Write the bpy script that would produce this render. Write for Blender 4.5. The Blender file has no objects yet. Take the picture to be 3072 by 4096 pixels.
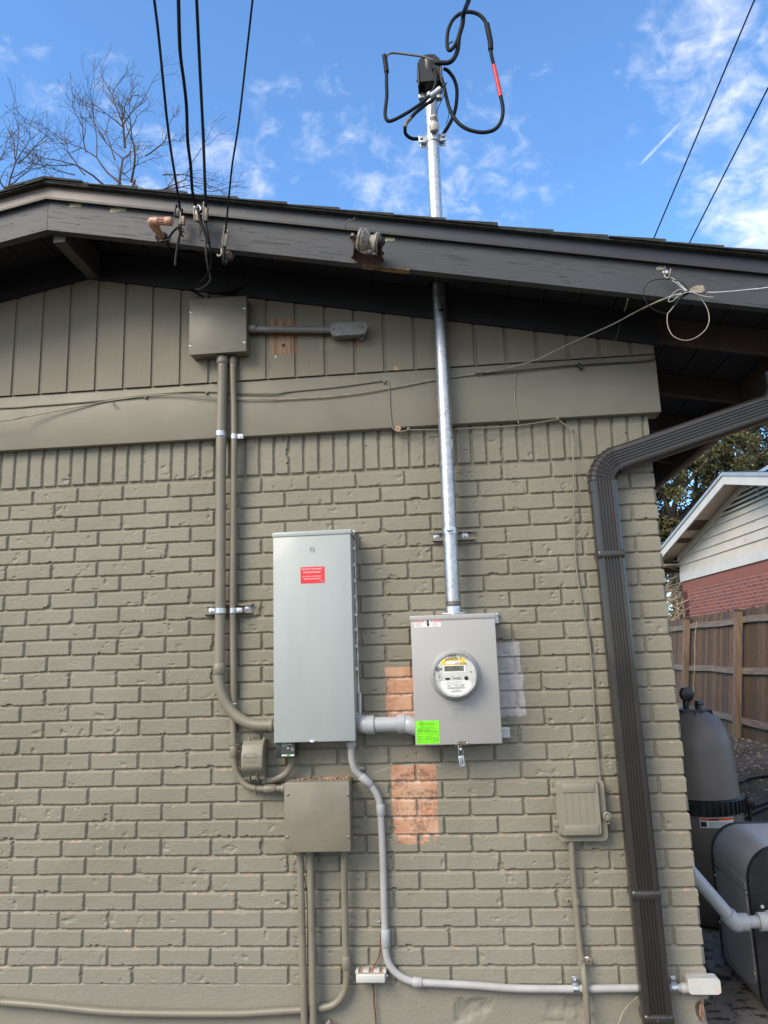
import bpy, bmesh, math, random
import numpy as np
from mathutils import Vector, Matrix
R_ = math.radians
# ------------------------------------------------------------------ camera, world, sun
F_PX = 3000.0; CAM = np.array([-0.882066888, -3.155136737, -0.799665852])
YAW, PITCH, ROLL = 0.08297430466, 0.19162686505, 0.03392741595
def _rot():
    a, b, c = YAW, PITCH, ROLL
    Rz = np.array([[math.cos(a), -math.sin(a), 0], [math.sin(a), math.cos(a), 0], [0, 0, 1]])
    Rx = np.array([[1, 0, 0], [0, math.cos(b), -math.sin(b)], [0, math.sin(b), math.cos(b)]])
    Ry = np.array([[math.cos(c), 0, math.sin(c)], [0, 1, 0], [-math.sin(c), 0, math.cos(c)]])
    return Rz @ Rx @ Ry
RM = _rot()
scn = bpy.context.scene
col = scn.collection
cd = bpy.data.cameras.new("camera"); cam = bpy.data.objects.new("camera", cd); col.objects.link(cam)
cd.sensor_fit = 'VERTICAL'; cd.sensor_height = 36.0; cd.lens = F_PX / 4096 * 36.0
cd.clip_start = 0.05; cd.clip_end = 3000
_m = Matrix([[RM[i][0], RM[i][2], -RM[i][1], CAM[i]] for i in range(3)] + [[0, 0, 0, 1]])
cam.matrix_world = _m
scn.camera = cam
scn.view_settings.view_transform = 'Standard'; scn.view_settings.look = 'None'
scn.view_settings.gamma = 1.0; scn.view_settings.exposure = 1.0
scn.cycles.max_bounces = 8

def ray(x, y):
    return RM @ np.array([(x - 1536) / F_PX, 1.0, -(y - 2048) / F_PX])
def W(x, y, d=0.0):                      # point of the plane Y = -d (d metres in front of the brick face)
    r = ray(x, y); t = (-d - CAM[1]) / r[1]; p = CAM + t * r
    return Vector(p)
def XP(x, y, X):
    r = ray(x, y); t = (X - CAM[0]) / r[0]; return Vector(CAM + t * r)
def FAR(x, y, t): return Vector(CAM + t * ray(x, y))
def K(ox, oy, s): return lambda x, y, d=0.0: W(ox + x / s, oy + y / s, d)
k1 = K(0, 0, 1.508); k2 = K(1400, 0, 2.0737); k3 = K(2200, 0, 1.8429); k4 = K(0, 900, 1.508)
k5 = K(900, 800, 1.508); k6 = K(1900, 900, 1.4155); kA = K(1000, 2000, 1.3825); kB = K(1600, 2400, 3.0164)
kC = K(800, 2700, 1.508); kE = K(800, 3300, 1.508); kR = K(1900, 3200, 1.4155); kD = K(780, 2350, 2.4575)
kN = K(2180, 3050, 4.366); kF = K(2550, 1000, 3.178); kG = K(550, 780, 3.318); kI = K(1350, 850, 5.53)
k7 = K(2500, 2600, 1.479); kL = K(0, 3000, 1.508)

# sun and sky
SUN_EL, SUN_AZ = R_(38), R_(222)          # azimuth clockwise from +Y: behind the viewer, from the left
w = bpy.data.worlds.new("World"); scn.world = w; w.use_nodes = True
nt = w.node_tree; nt.nodes.clear()
def N(nt, t, **kw):
    n = nt.nodes.new(t)
    for k, v in kw.items():
        if k in n.bl_rna.properties and not k.startswith('in_'): setattr(n, k, v)
    return n
def setin(n, **kw):
    for k, v in kw.items():
        s = n.inputs[k] if k in n.inputs else n.inputs[int(k[1:])]
        s.default_value = v
    return n
def L(nt, a, b): nt.links.new(a, b)
def math_(nt, op, a, b=None, clamp=False, c=None):
    n = nt.nodes.new('ShaderNodeMath'); n.operation = op; n.use_clamp = clamp
    for i, v in enumerate((a, b, c)):
        if v is None: continue
        if hasattr(v, 'is_output'): nt.links.new(v, n.inputs[i])
        else: n.inputs[i].default_value = v
    return n.outputs[0]
def vmath(nt, op, a, b=None):
    n = nt.nodes.new('ShaderNodeVectorMath'); n.operation = op
    for i, v in enumerate((a, b)):
        if v is None: continue
        if hasattr(v, 'is_output'): nt.links.new(v, n.inputs[i])
        else: n.inputs[i].default_value = v
    return n.outputs['Value'] if op in ('DOT_PRODUCT', 'LENGTH', 'DISTANCE') else n.outputs[0]
def mixc(nt, f, a, b, mode='MIX'):
    n = nt.nodes.new('ShaderNodeMix'); n.data_type = 'RGBA'; n.blend_type = mode; n.clamp_factor = True
    for i, v in ((0, f), (6, a), (7, b)):
        if hasattr(v, 'is_output'): nt.links.new(v, n.inputs[i])
        else: n.inputs[i].default_value = v if i == 0 else (tuple(v) + (1,))[:4]
    return n.outputs[2]
def ramp(nt, v, a, b):
    n = nt.nodes.new('ShaderNodeMapRange'); n.interpolation_type = 'SMOOTHSTEP'
    nt.links.new(v, n.inputs[0]); n.inputs[1].default_value = a; n.inputs[2].default_value = b
    return n.outputs[0]
def noise(nt, vec, scale, detail=4, rough=.55, dist=0):
    n = nt.nodes.new('ShaderNodeTexNoise')
    nt.links.new(vec, n.inputs['Vector']); n.inputs['Scale'].default_value = scale
    n.inputs['Detail'].default_value = detail; n.inputs['Roughness'].default_value = rough
    n.inputs['Distortion'].default_value = dist
    return n.outputs[0]

sky = N(nt, 'ShaderNodeTexSky'); sky.sky_type = 'NISHITA'; sky.sun_disc = False
sky.sun_elevation = SUN_EL; sky.sun_rotation = SUN_AZ; sky.altitude = 100; sky.air_density = 1.0; sky.dust_density = 0.6; sky.ozone_density = 1.6
tc = N(nt, 'ShaderNodeTexCoord'); dr = tc.outputs['Generated']
def unit(x, y):
    v = ray(x, y); v = v / np.linalg.norm(v); return tuple(v)
sep = N(nt, 'ShaderNodeSeparateXYZ'); L(nt, dr, sep.inputs[0])
zz = math_(nt, 'ADD', math_(nt, 'MAXIMUM', sep.outputs[2], 0.0), 0.35)
pl = N(nt, 'ShaderNodeCombineXYZ')
L(nt, math_(nt, 'DIVIDE', sep.outputs[0], zz), pl.inputs[0]); L(nt, math_(nt, 'DIVIDE', sep.outputs[1], zz), pl.inputs[1])
n1 = noise(nt, pl.outputs[0], 7.5, 9, .58, .25)
n2 = noise(nt, pl.outputs[0], 24.0, 8, .62, .5)
nn = math_(nt, 'ADD', math_(nt, 'MULTIPLY', n1, .52), math_(nt, 'MULTIPLY', n2, .48))
def blob(x, y, r, amp):                    # where in the sky the clouds gather
    d = vmath(nt, 'DISTANCE', vmath(nt, 'NORMALIZE', dr), unit(x, y))
    return math_(nt, 'MULTIPLY', ramp(nt, d, r, r * .15), amp)
mask = None
for b in ((2950, 180, .20, .17), (3150, 800, .15, .24), (2650, 120, .10, .08), (1900, 760, .17, .12), (1350, 500, .10, .11), (1950, 700, .10, .11), (60, 420, .10, .10), (1500, 680, .14, .10), (100, 470, .15, .08), (500, 650, .22, .08), (950, 760, .20, .12), (250, 80, .1, .02), (900, 250, .12, .04), (2650, 650, .1, .03), (2250, 850, .12, .06)):
    v = blob(*b); mask = v if mask is None else math_(nt, 'MAXIMUM', mask, v)
back = ramp(nt, sep.outputs[1], .05, -.5)           # unseen cloud added behind the viewer for neutral fill light
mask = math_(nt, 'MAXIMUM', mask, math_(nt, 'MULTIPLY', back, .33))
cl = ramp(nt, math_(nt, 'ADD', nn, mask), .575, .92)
# short vapour trail
t1, t2 = np.array(unit(2560, 660)), np.array(unit(2733, 478))
nrm = np.cross(t1, t2); nrm /= np.linalg.norm(nrm); mid = (t1 + t2) / 2; ln = np.linalg.norm(t2 - t1)
acr = math_(nt, 'ABSOLUTE', vmath(nt, 'DOT_PRODUCT', vmath(nt, 'NORMALIZE', dr), tuple(nrm)))
dm = vmath(nt, 'DISTANCE', vmath(nt, 'NORMALIZE', dr), tuple(mid / np.linalg.norm(mid)))
tr = math_(nt, 'MULTIPLY', ramp(nt, acr, .0024, .0002), ramp(nt, dm, ln * .55, ln * .35))
cl = math_(nt, 'MAXIMUM', cl, math_(nt, 'MULTIPLY', math_(nt, 'MULTIPLY', tr, .75), n2))
skc = mixc(nt, 1.0, sky.outputs[0], (0.66, 0.93, 1.14), 'MULTIPLY')
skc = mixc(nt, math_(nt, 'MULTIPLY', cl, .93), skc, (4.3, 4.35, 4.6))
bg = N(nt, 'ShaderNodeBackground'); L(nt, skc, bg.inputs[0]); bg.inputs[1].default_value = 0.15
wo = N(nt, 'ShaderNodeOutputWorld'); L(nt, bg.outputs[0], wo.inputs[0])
sl = bpy.data.lights.new('sun', 'SUN'); sl.energy = 2.0; sl.angle = R_(34); sl.color = (1.0, .88, .70)
so = bpy.data.objects.new('sun', sl); col.objects.link(so)
sd = Vector((math.sin(SUN_AZ) * math.cos(SUN_EL), math.cos(SUN_AZ) * math.cos(SUN_EL), math.sin(SUN_EL)))
so.rotation_euler = sd.to_track_quat('Z', 'Y').to_euler()

# ------------------------------------------------------------------ helpers
rng = random.Random(7); nr = np.random.RandomState(11)
ORG = {}
def thing(name, label, cat, loc, group=None, kind=None):
    o = bpy.data.objects.new(name, None); col.objects.link(o); o.location = Vector(loc)
    o.empty_display_size = .05; o['label'] = label; o['category'] = cat
    if group: o['group'] = group
    if kind: o['kind'] = kind
    ORG[o.name] = Vector(loc); return o
def tag(o, label, cat, group=None, kind=None):
    if label: o['label'] = label
    if cat: o['category'] = cat
    if group: o['group'] = group
    if kind: o['kind'] = kind
    return o
def struct(o, label=None):
    o['kind'] = 'structure'
    if label: o['label'] = label
    return o
class MB:
    def __init__(s): s.v = []; s.f = []
    def add(s, vs, fs):
        b = len(s.v); s.v += [Vector(p) for p in vs]; s.f += [tuple(b + i for i in f) for f in fs]; return s
    def box(s, x0, x1, y0, y1, z0, z1, bev=0, seg=2, M=None):
        x0, x1 = min(x0, x1), max(x0, x1); y0, y1 = min(y0, y1), max(y0, y1); z0, z1 = min(z0, z1), max(z0, z1)
        if bev <= 0:
            vs = [Vector((x, y, z)) for x in (x0, x1) for y in (y0, y1) for z in (z0, z1)]
            if M: vs = [M @ p for p in vs]
            return s.add(vs, [(0, 1, 3, 2), (4, 6, 7, 5), (0, 4, 5, 1), (2, 3, 7, 6), (0, 2, 6, 4), (1, 5, 7, 3)])
        bm = bmesh.new(); bmesh.ops.create_cube(bm, size=1)
        for v in bm.verts: v.co = Vector(((x0 + x1) / 2 + v.co.x * (x1 - x0), (y0 + y1) / 2 + v.co.y * (y1 - y0), (z0 + z1) / 2 + v.co.z * (z1 - z0)))
        bmesh.ops.bevel(bm, geom=list(bm.edges), offset=min(bev, .49 * min(x1 - x0, y1 - y0, z1 - z0)), segments=seg, profile=.5, affect='EDGES')
        bm.verts.index_update()
        vs = [v.co.copy() for v in bm.verts]; fs = [tuple(v.index for v in f.verts) for f in bm.faces]; bm.free()
        if M: vs = [M @ p for p in vs]
        return s.add(vs, fs)
    def tube(s, pts, r, seg=10, caps=True, flat=None):
        P = [Vector(p) for p in pts]; n = len(P)
        rs = r if isinstance(r, (list, tuple)) else [r] * n
        T = []
        for i in range(n):
            t = (P[min(i + 1, n - 1)] - P[max(i - 1, 0)]); T.append(t.normalized() if t.length > 1e-9 else Vector((0, 0, 1)))
        up = Vector((0, -1, 0)) if abs(T[0].y) < .9 else Vector((1, 0, 0))
        u = (up - T[0] * up.dot(T[0])).normalized(); vs = []
        for i in range(n):
            u = (u - T[i] * u.dot(T[i])).normalized(); b = T[i].cross(u)
            for k in range(seg):
                a = 2 * math.pi * k / seg
                c, sn = math.cos(a), math.sin(a)
                if flat: c *= flat
                vs.append(P[i] + (u * c + b * sn) * rs[i])
        fs = [(i * seg + k, i * seg + (k + 1) % seg, (i + 1) * seg + (k + 1) % seg, (i + 1) * seg + k) for i in range(n - 1) for k in range(seg)]
        if caps: fs += [tuple(range(seg))[::-1], tuple((n - 1) * seg + k for k in range(seg))]
        return s.add(vs, fs)
    def lathe(s, prof, o, ax=(0, 0, 1), seg=32, caps=True):      # prof: (radius, height along axis)
        o = Vector(o); ax = Vector(ax).normalized()
        u = ax.orthogonal().normalized(); b = ax.cross(u); vs = []
        for r, h in prof:
            for k in range(seg):
                a = 2 * math.pi * k / seg; vs.append(o + ax * h + (u * math.cos(a) + b * math.sin(a)) * r)
        n = len(prof)
        fs = [(i * seg + k, i * seg + (k + 1) % seg, (i + 1) * seg + (k + 1) % seg, (i + 1) * seg + k) for i in range(n - 1) for k in range(seg)]
        if caps: fs += [tuple(range(seg))[::-1], tuple((n - 1) * seg + k for k in range(seg))]
        return s.add(vs, fs)
    def prism(s, out, vec):                                       # closed 3D outline extruded by vec
        vec = Vector(vec); a = [Vector(p) for p in out]; n = len(a)
        return s.add(a + [p + vec for p in a], [tuple(range(n))[::-1], tuple(range(n, 2 * n))] + [(i, (i + 1) % n, n + (i + 1) % n, n + i) for i in range(n)])
    def quad(s, a, b, c, d): return s.add([a, b, c, d], [(0, 1, 2, 3)])
    def build(s, name, mat, parent=None, smooth=True, label=None, angle=48):
        me = bpy.data.meshes.new(name)
        o = bpy.data.objects.new(name, me)
        if parent is not None: off = ORG[parent.name]
        else:
            xs = [p.x for p in s.v]; ys = [p.y for p in s.v]; zs = [p.z for p in s.v]
            off = Vector(((min(xs) + max(xs)) / 2, (min(ys) + max(ys)) / 2, min(zs))); o.location = off
        me.from_pydata([tuple(p - off) for p in s.v], [], s.f); me.update()
        bm = bmesh.new(); bm.from_mesh(me); bmesh.ops.recalc_face_normals(bm, faces=bm.faces); bm.to_mesh(me); bm.free()
        me.materials.append(mat)
        if smooth:
            me.polygons.foreach_set('use_smooth', [True] * len(me.polygons)); me.set_sharp_from_angle(angle=R_(angle))
        col.objects.link(o)
        if parent is not None: o.parent = parent
        ORG[o.name] = off
        if label: o['label'] = label
        return o
def cs(pts, n=6):                                                 # Catmull-Rom through the points
    P = [Vector(p) for p in pts]
    if len(P) < 3: return P
    P = [P[0] * 2 - P[1]] + P + [P[-1] * 2 - P[-2]]; out = []
    for i in range(1, len(P) - 2):
        for k in range(n):
            t = k / n; a, b, c, d = P[i - 1], P[i], P[i + 1], P[i + 2]
            out.append(.5 * ((2 * b) + (c - a) * t + (2 * a - 5 * b + 4 * c - d) * t * t + (3 * b - a - 3 * c + d) * t ** 3))
    return out + [P[-2]]
def rrect(x0, x1, z0, z1, r, y, seg=5):
    o = []
    for cx, cz, a0 in ((x1 - r, z1 - r, 0), (x0 + r, z1 - r, 90), (x0 + r, z0 + r, 180), (x1 - r, z0 + r, 270)):
        for k in range(seg + 1):
            a = R_(a0 + 90 * k / seg); o.append(Vector((cx + r * math.cos(a), y, cz + r * math.sin(a))))
    return o
def text(body, x, y, z, width, mat, parent, name='lettering', ext=.0004, rotz=0, align='LEFT', height=None, spacing=1.0):
    cu = bpy.data.curves.new(name, 'FONT'); cu.body = body; cu.size = 1; cu.align_x = align; cu.align_y = 'TOP'
    cu.space_line = spacing; cu.resolution_u = 2
    t = bpy.data.objects.new(name, cu); col.objects.link(t)
    dg = bpy.context.evaluated_depsgraph_get(); me = bpy.data.meshes.new_from_object(t.evaluated_get(dg))
    col.objects.unlink(t); bpy.data.objects.remove(t)
    n = len(me.vertices); a = np.empty(n * 3); me.vertices.foreach_get('co', a); a = a.reshape(-1, 3)
    mn, mx = a.min(0), a.max(0); sx = width / (mx[0] - mn[0]); sy = sx if height is None else height / (mx[1] - mn[1])
    c, s = math.cos(rotz), math.sin(rotz)
    X = (a[:, 0] - mn[0]) * sx; Z = (a[:, 1] - mx[1]) * sy
    b = MB(); vs = [Vector((x + X[i] * c - Z[i] * s, y, z + X[i] * s + Z[i] * c)) for i in range(n)]
    fs = [tuple(p.vertices) for p in me.polygons]
    b.add(vs, fs)
    bpy.data.meshes.remove(me)
    return b.build(name, mat, parent, smooth=False)

# ------------------------------------------------------------------ materials
def newmat(name):
    m = bpy.data.materials.new(name); m.use_nodes = True; nt = m.node_tree
    p = nt.nodes['Principled BSDF']; g = nt.nodes.new('ShaderNodeNewGeometry')
    return m, nt, p, g.outputs['Position']
def pset(p, rough=None, metal=None, spec=None, coat=None):
    if rough is not None: p.inputs['Roughness'].default_value = rough
    if metal is not None: p.inputs['Metallic'].default_value = metal
    if spec is not None: p.inputs['Specular IOR Level'].default_value = spec
    if coat is not None: p.inputs['Coat Weight'].default_value = coat
def bump(nt, p, h, strength=.4, dist=.002):
    b = nt.nodes.new('ShaderNodeBump'); b.inputs['Strength'].default_value = strength; b.inputs['Distance'].default_value = dist
    nt.links.new(h, b.inputs['Height']); nt.links.new(b.outputs[0], p.inputs['Normal'])
def scl(nt, v, s):
    n = nt.nodes.new('ShaderNodeMapping'); nt.links.new(v, n.inputs[0]); n.inputs['Scale'].default_value = s; return n.outputs[0]
def mat(name, c, rough=.55, metal=0, var=.10, vs=6, bs=80, bd=.0006, dirt=None, ds=30, dth=.62, stretch=None, coat=None, spec=None):
    m, nt, p, P = newmat(name); pset(p, rough, metal, spec, coat)
    Q = scl(nt, P, stretch) if stretch else P
    a = tuple(x * (1 - var) for x in c); b = tuple(min(1, x * (1 + var)) for x in c)
    f = ramp(nt, noise(nt, Q, vs, 5), .3, .7); cc = mixc(nt, f, a, b)
    if dirt: cc = mixc(nt, ramp(nt, noise(nt, Q, ds, 6, .65), dth, dth + .09), cc, dirt)
    nt.links.new(cc, p.inputs['Base Color'])
    if rough > .12 and metal == 0 and spec is None: nt.links.new(math_(nt, 'ADD', math_(nt, 'MULTIPLY', noise(nt, Q, vs * 3, 3), .2), rough - .1), p.inputs['Roughness'])
    if bd: bump(nt, p, noise(nt, Q, bs, 5, .6), .5, bd)
    return m
WALL = (0.290, 0.268, 0.205)
def boxmask(nt, P, x0, x1, z0, z1, soft=.006, wob=.02, ws=40, y=None):
    s = nt.nodes.new('ShaderNodeSeparateXYZ'); nt.links.new(P, s.inputs[0])
    nx = math_(nt, 'MULTIPLY', math_(nt, 'SUBTRACT', noise(nt, P, ws, 4, .6), .5), wob)
    X = math_(nt, 'ADD', s.outputs[0], nx); Z = math_(nt, 'ADD', s.outputs[2], nx)
    a = ramp(nt, X, x0 - soft, x0 + soft); b = ramp(nt, X, x1 + soft, x1 - soft)
    c = ramp(nt, Z, z0 - soft, z0 + soft); d = ramp(nt, Z, z1 + soft, z1 - soft)
    return math_(nt, 'MULTIPLY', math_(nt, 'MULTIPLY', a, b), math_(nt, 'MULTIPLY', c, d))

def m_brick():
    m, nt, p, P = newmat('painted_brick'); pset(p, .62)
    at = nt.nodes.new('ShaderNodeVertexColor'); at.layer_name = 'tone'
    sp = nt.nodes.new('ShaderNodeSeparateColor'); nt.links.new(at.outputs[0], sp.inputs[0])
    base = mixc(nt, ramp(nt, noise(nt, P, 2.2, 5), .3, .7), (0.204, 0.189, 0.142), (0.245, 0.228, 0.176))
    base = mixc(nt, ramp(nt, noise(nt, P, 22, 6, .7), .66, .82), base, (0.165, 0.148, 0.108))
    sz_ = nt.nodes.new('ShaderNodeSeparateXYZ'); nt.links.new(P, sz_.inputs[0])      # lighter, greyer tone towards the ground
    dz = math_(nt, 'ADD', sz_.outputs[2], math_(nt, 'MULTIPLY', noise(nt, P, 2.5, 5), .9))
    base = mixc(nt, math_(nt, 'MULTIPLY', ramp(nt, dz, -.9, -1.7), .55), base, (0.272, 0.257, 0.213))
    # joints tinted darker: their occlusion shade is put into the colour
    base = mixc(nt, math_(nt, 'MULTIPLY', sp.outputs[2], .4), base, (0.20, 0.172, 0.122))
    red = mixc(nt, ramp(nt, noise(nt, P, 9, 5), .35, .65), (0.48, 0.225, 0.125), (0.57, 0.345, 0.225))
    red = mixc(nt, ramp(nt, noise(nt, P, 60, 6, .7), .5, .62), red, (0.50, 0.32, 0.21))
    mort = mixc(nt, ramp(nt, noise(nt, P, 40, 5), .4, .6), (0.36, 0.22, 0.16), (0.56, 0.42, 0.33))
    red = mixc(nt, sp.outputs[2], red, mort)
    blk = ramp(nt, math_(nt, 'ADD', noise(nt, P, 70, 8, .8), math_(nt, 'MULTIPLY', noise(nt, scl(nt, P, (1, 1, 2)), 14, 3), .7)), .80, 1.02)
    s2 = nt.nodes.new('ShaderNodeSeparateXYZ'); nt.links.new(P, s2.inputs[0])
    blk = math_(nt, 'MULTIPLY', blk, ramp(nt, s2.outputs[2], -1.10, -1.24))
    red = mixc(nt, math_(nt, 'MULTIPLY', blk, .65), red, (0.045, 0.035, 0.028))
    gry = mixc(nt, ramp(nt, noise(nt, P, 30, 5), .4, .6), (0.38, 0.36, 0.35), (0.43, 0.41, 0.40))
    c = mixc(nt, sp.outputs[1], base, gry); c = mixc(nt, sp.outputs[0], c, red)
    nt.links.new(c, p.inputs['Base Color'])
    h = math_(nt, 'ADD', noise(nt, P, 170, 7, .68), math_(nt, 'MULTIPLY', noise(nt, scl(nt, P, (1, 1, 2.2)), 45, 5, .6, .8), 1.3))
    bump(nt, p, h, .75, .0016)
    return m
M = {}
M['brick'] = m_brick()
M['wallpaint'] = mat('wall_paint', (0.218, 0.199, 0.150), .5, var=.06, vs=5, bs=60, bd=.0008, dirt=(0.15, .13, .095), ds=26, dth=.68)
M['pipe_paint'] = mat('painted_conduit', (0.208, 0.188, 0.143), .42, var=.07, vs=9, bs=120, bd=.0004, dirt=(0.14, .105, .07), ds=22, dth=.64)
M['stem'] = None
def m_siding():
    m, nt, p, P = newmat('painted_siding'); pset(p, .55)
    c = mixc(nt, ramp(nt, noise(nt, P, 3, 5), .3, .7), (0.182, 0.158, 0.110), (0.210, 0.184, 0.131))
    st = scl(nt, P, (60, 60, 5))
    wood = mixc(nt, ramp(nt, noise(nt, st, 1.6, 6, .6), .35, .65), (0.20, 0.105, 0.05), (0.36, 0.21, 0.115))
    a = k5(272, 700, .045); b = k5(440, 925, .045)
    ms = boxmask(nt, P, a.x, b.x - .004, b.z, .72, .004, .022, 45)
    c = mixc(nt, math_(nt, 'MULTIPLY', ms, .95), c, wood)
    a = k5(570, 830, .045); b = k5(665, 893, .045)
    c = mixc(nt, math_(nt, 'MULTIPLY', boxmask(nt, P, a.x, b.x, b.z, a.z, .004, .02, 60), .7), c, (0.235, .23, .125))
    a = k5(1020, 1000, .045); b = k5(1050, 1065, .045)
    c = mixc(nt, boxmask(nt, P, a.x, b.x, b.z, a.z, .004, .045, 50), c, (0.42, .30, .16))
    a = k5(792, 850, .045); b = k5(808, 890, .045)
    c = mixc(nt, boxmask(nt, P, a.x, b.x, b.z, a.z, .003, .01, 60), c, (0.33, .13, .06))
    # cracks with bare pale edges low on the boards
    sz = nt.nodes.new('ShaderNodeSeparateXYZ'); nt.links.new(P, sz.inputs[0])
    low = ramp(nt, sz.outputs[2], .62, .44)
    cr = math_(nt, 'MULTIPLY', ramp(nt, noise(nt, scl(nt, P, (75, 75, 9)), 1, 4, .6), .70, .74), low)
    c = mixc(nt, cr, c, (0.06, .05, .04))
    nt.links.new(c, p.inputs['Base Color'])
    bump(nt, p, math_(nt, 'SUBTRACT', noise(nt, scl(nt, P, (90, 90, 12)), 1.3, 5, .6), cr), .55, .0015)
    return m
M['siding'] = m_siding()
def m_fascia(name, slope, c0=(0.049, 0.052, 0.059)):
    m, nt, p, P = newmat(name); pset(p, .55)
    s = nt.nodes.new('ShaderNodeSeparateXYZ'); nt.links.new(P, s.inputs[0])
    z = math_(nt, 'ADD', s.outputs[2], math_(nt, 'MULTIPLY', s.outputs[0], slope))
    cb = nt.nodes.new('ShaderNodeCombineXYZ'); nt.links.new(math_(nt, 'MULTIPLY', s.outputs[0], 7.0), cb.inputs[0])
    nt.links.new(math_(nt, 'MULTIPLY', z, 190.0), cb.inputs[2]); nt.links.new(math_(nt, 'MULTIPLY', s.outputs[1], 60.), cb.inputs[1])
    cr = ramp(nt, noise(nt, cb.outputs[0], 1, 4, .5, .6), .635, .67)
    gate = ramp(nt, noise(nt, P, 2.3, 3), .38, .54); cr = math_(nt, 'MULTIPLY', cr, gate)
    c = mixc(nt, ramp(nt, noise(nt, P, 4, 5), .3, .7), tuple(x * .92 for x in c0), tuple(x * 1.1 for x in c0))
    c = mixc(nt, math_(nt, 'MULTIPLY', cr, .75), c, (0.016, .012, .013))
    if slope:
        for (a, b, cc) in ((W(277, 815, .42), W(325, 826, .42), (.42, .36, .22)), (W(440, 832, .42), W(505, 843, .42), (.40, .35, .22)),
                           (W(1540, 953, .42), W(1580, 962, .42), (.50, .49, .27)), (W(1455, 1048, .42), W(1495, 1060, .42), (.33, .25, .10)), (W(2625, 1068, .42), W(2665, 1075, .42), (.40, .36, .28))):
            c = mixc(nt, boxmask(nt, P, a.x, b.x, b.z, a.z, .002, .02, 70), c, cc)
    nt.links.new(c, p.inputs['Base Color'])
    h = math_(nt, 'SUBTRACT', noise(nt, cb.outputs[0], .7, 5, .6), math_(nt, 'MULTIPLY', cr, 1.5))
    bump(nt, p, h, .7, .002)
    return m
M['fascia_r'] = m_fascia('charcoal_fascia_paint', .202)
M['fascia_l'] = m_fascia('charcoal_fascia_paint_left', -.202)
M['dark'] = mat('dark_eave_paint', (0.012, .0125, .015), .6, var=.2, vs=4, bs=40, bd=.001)
M['eaveboard'] = mat('brown_eave_board', (0.075, .05, .038), .6, var=.2, vs=6, bs=40, bd=.001)
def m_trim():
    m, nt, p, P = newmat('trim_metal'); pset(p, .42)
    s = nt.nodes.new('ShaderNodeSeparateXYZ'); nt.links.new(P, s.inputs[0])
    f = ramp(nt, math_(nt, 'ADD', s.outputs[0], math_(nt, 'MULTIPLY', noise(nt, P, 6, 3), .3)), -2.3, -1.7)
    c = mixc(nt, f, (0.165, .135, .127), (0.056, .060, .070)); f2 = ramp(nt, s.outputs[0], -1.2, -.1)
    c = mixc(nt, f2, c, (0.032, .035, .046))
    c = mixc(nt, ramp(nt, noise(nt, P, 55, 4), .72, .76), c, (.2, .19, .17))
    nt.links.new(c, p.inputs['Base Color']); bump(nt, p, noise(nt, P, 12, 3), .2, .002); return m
M['trim'] = m_trim()
M['trimdark'] = mat('trim_dark_line', (0.03, .027, .027), .5)  # near-black colour of the thin lip on the rake trim
M['shingle'] = mat('asphalt_shingle', (0.035, .036, .032), .9, var=.35, vs=30, bs=350, bd=.002, dirt=(0.09, .085, .07), ds=90, dth=.6)
M['galv'] = None
def m_galv(name, c=(0.55, .56, .57), rough=.38):
    m, nt, p, P = newmat(name); pset(p, rough, 1.0)
    v = nt.nodes.new('ShaderNodeTexVoronoi'); nt.links.new(P, v.inputs['Vector']); v.inputs['Scale'].default_value = 90
    sc = nt.nodes.new('ShaderNodeSeparateColor'); nt.links.new(v.outputs['Color'], sc.inputs[0])
    cc = mixc(nt, sc.outputs[0], tuple(x * .82 for x in c), tuple(min(1, x * 1.12) for x in c))
    cc = mixc(nt, ramp(nt, noise(nt, P, 26, 5, .7), .60, .72), cc, tuple(x * .45 for x in c))
    nt.links.new(cc, p.inputs['Base Color'])
    nt.links.new(math_(nt, 'ADD', math_(nt, 'MULTIPLY', noise(nt, P, 40, 4), .35), rough - .12), p.inputs['Roughness'])
    bump(nt, p, noise(nt, P, 60, 4), .25, .0008); return m
M['galv'] = m_galv('galvanized_steel')
M['zinc'] = m_galv('zinc_plate', (0.58, .60, .63), .32)
M['zincold'] = m_galv('aged_zinc', (0.27, .235, .19), .5)
M['panel'] = mat('grey_green_enamel', (0.368, .400, .390), .38, var=.05, vs=2.2, stretch=(3, 3, .8), bs=300, bd=.0001, coat=.1)
M['meterbox'] = mat('grey_enamel', (0.368, .362, .352), .38, var=.03, vs=2.5, bs=300, bd=.0001, coat=.1)
M['downspout'] = mat('bronze_aluminium', (0.050, .045, .041), .30, metal=.4, var=.10, vs=5, bs=9, bd=.0002, coat=.3)
M['pvc'] = mat('grey_pvc', (0.37, .385, .40), .35, var=.06, vs=12, bs=80, bd=.0003, dirt=(.30, .29, .28), ds=30, dth=.62)
M['pvcdusty'] = mat('dusty_grey_pvc', (0.385, .38, .372), .5, var=.08, vs=12, bs=80, bd=.0004, dirt=(.42, .33, .26), ds=14, dth=.62)
M['pvcdark'] = mat('weathered_grey_pvc', (0.17, .165, .155), .45, var=.12, vs=18, bs=80, bd=.0004, dirt=(.10, .09, .075), ds=30, dth=.6)
M['black'] = mat('black_plastic', (0.012, .012, .013), .35, var=.2, vs=20, bs=100, bd=.0003)
M['cable'] = mat('black_cable', (0.009, .010, .013), .62, var=.2, vs=30, bd=0, spec=.25)
M['cablegrey'] = mat('faded_cable', (0.14, .135, .12), .5, var=.2, vs=30, bs=200, bd=.0002)
M['redtape'] = mat('red_tape', (0.62, .035, .035), .45, var=.15, vs=60, bs=200, bd=.0006)
M['white'] = mat('white_plastic', (0.52, .52, .50), .4, var=.05, vs=20, bs=100, bd=.0003, dirt=(.62, .45, .34), ds=18, dth=.6)
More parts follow.
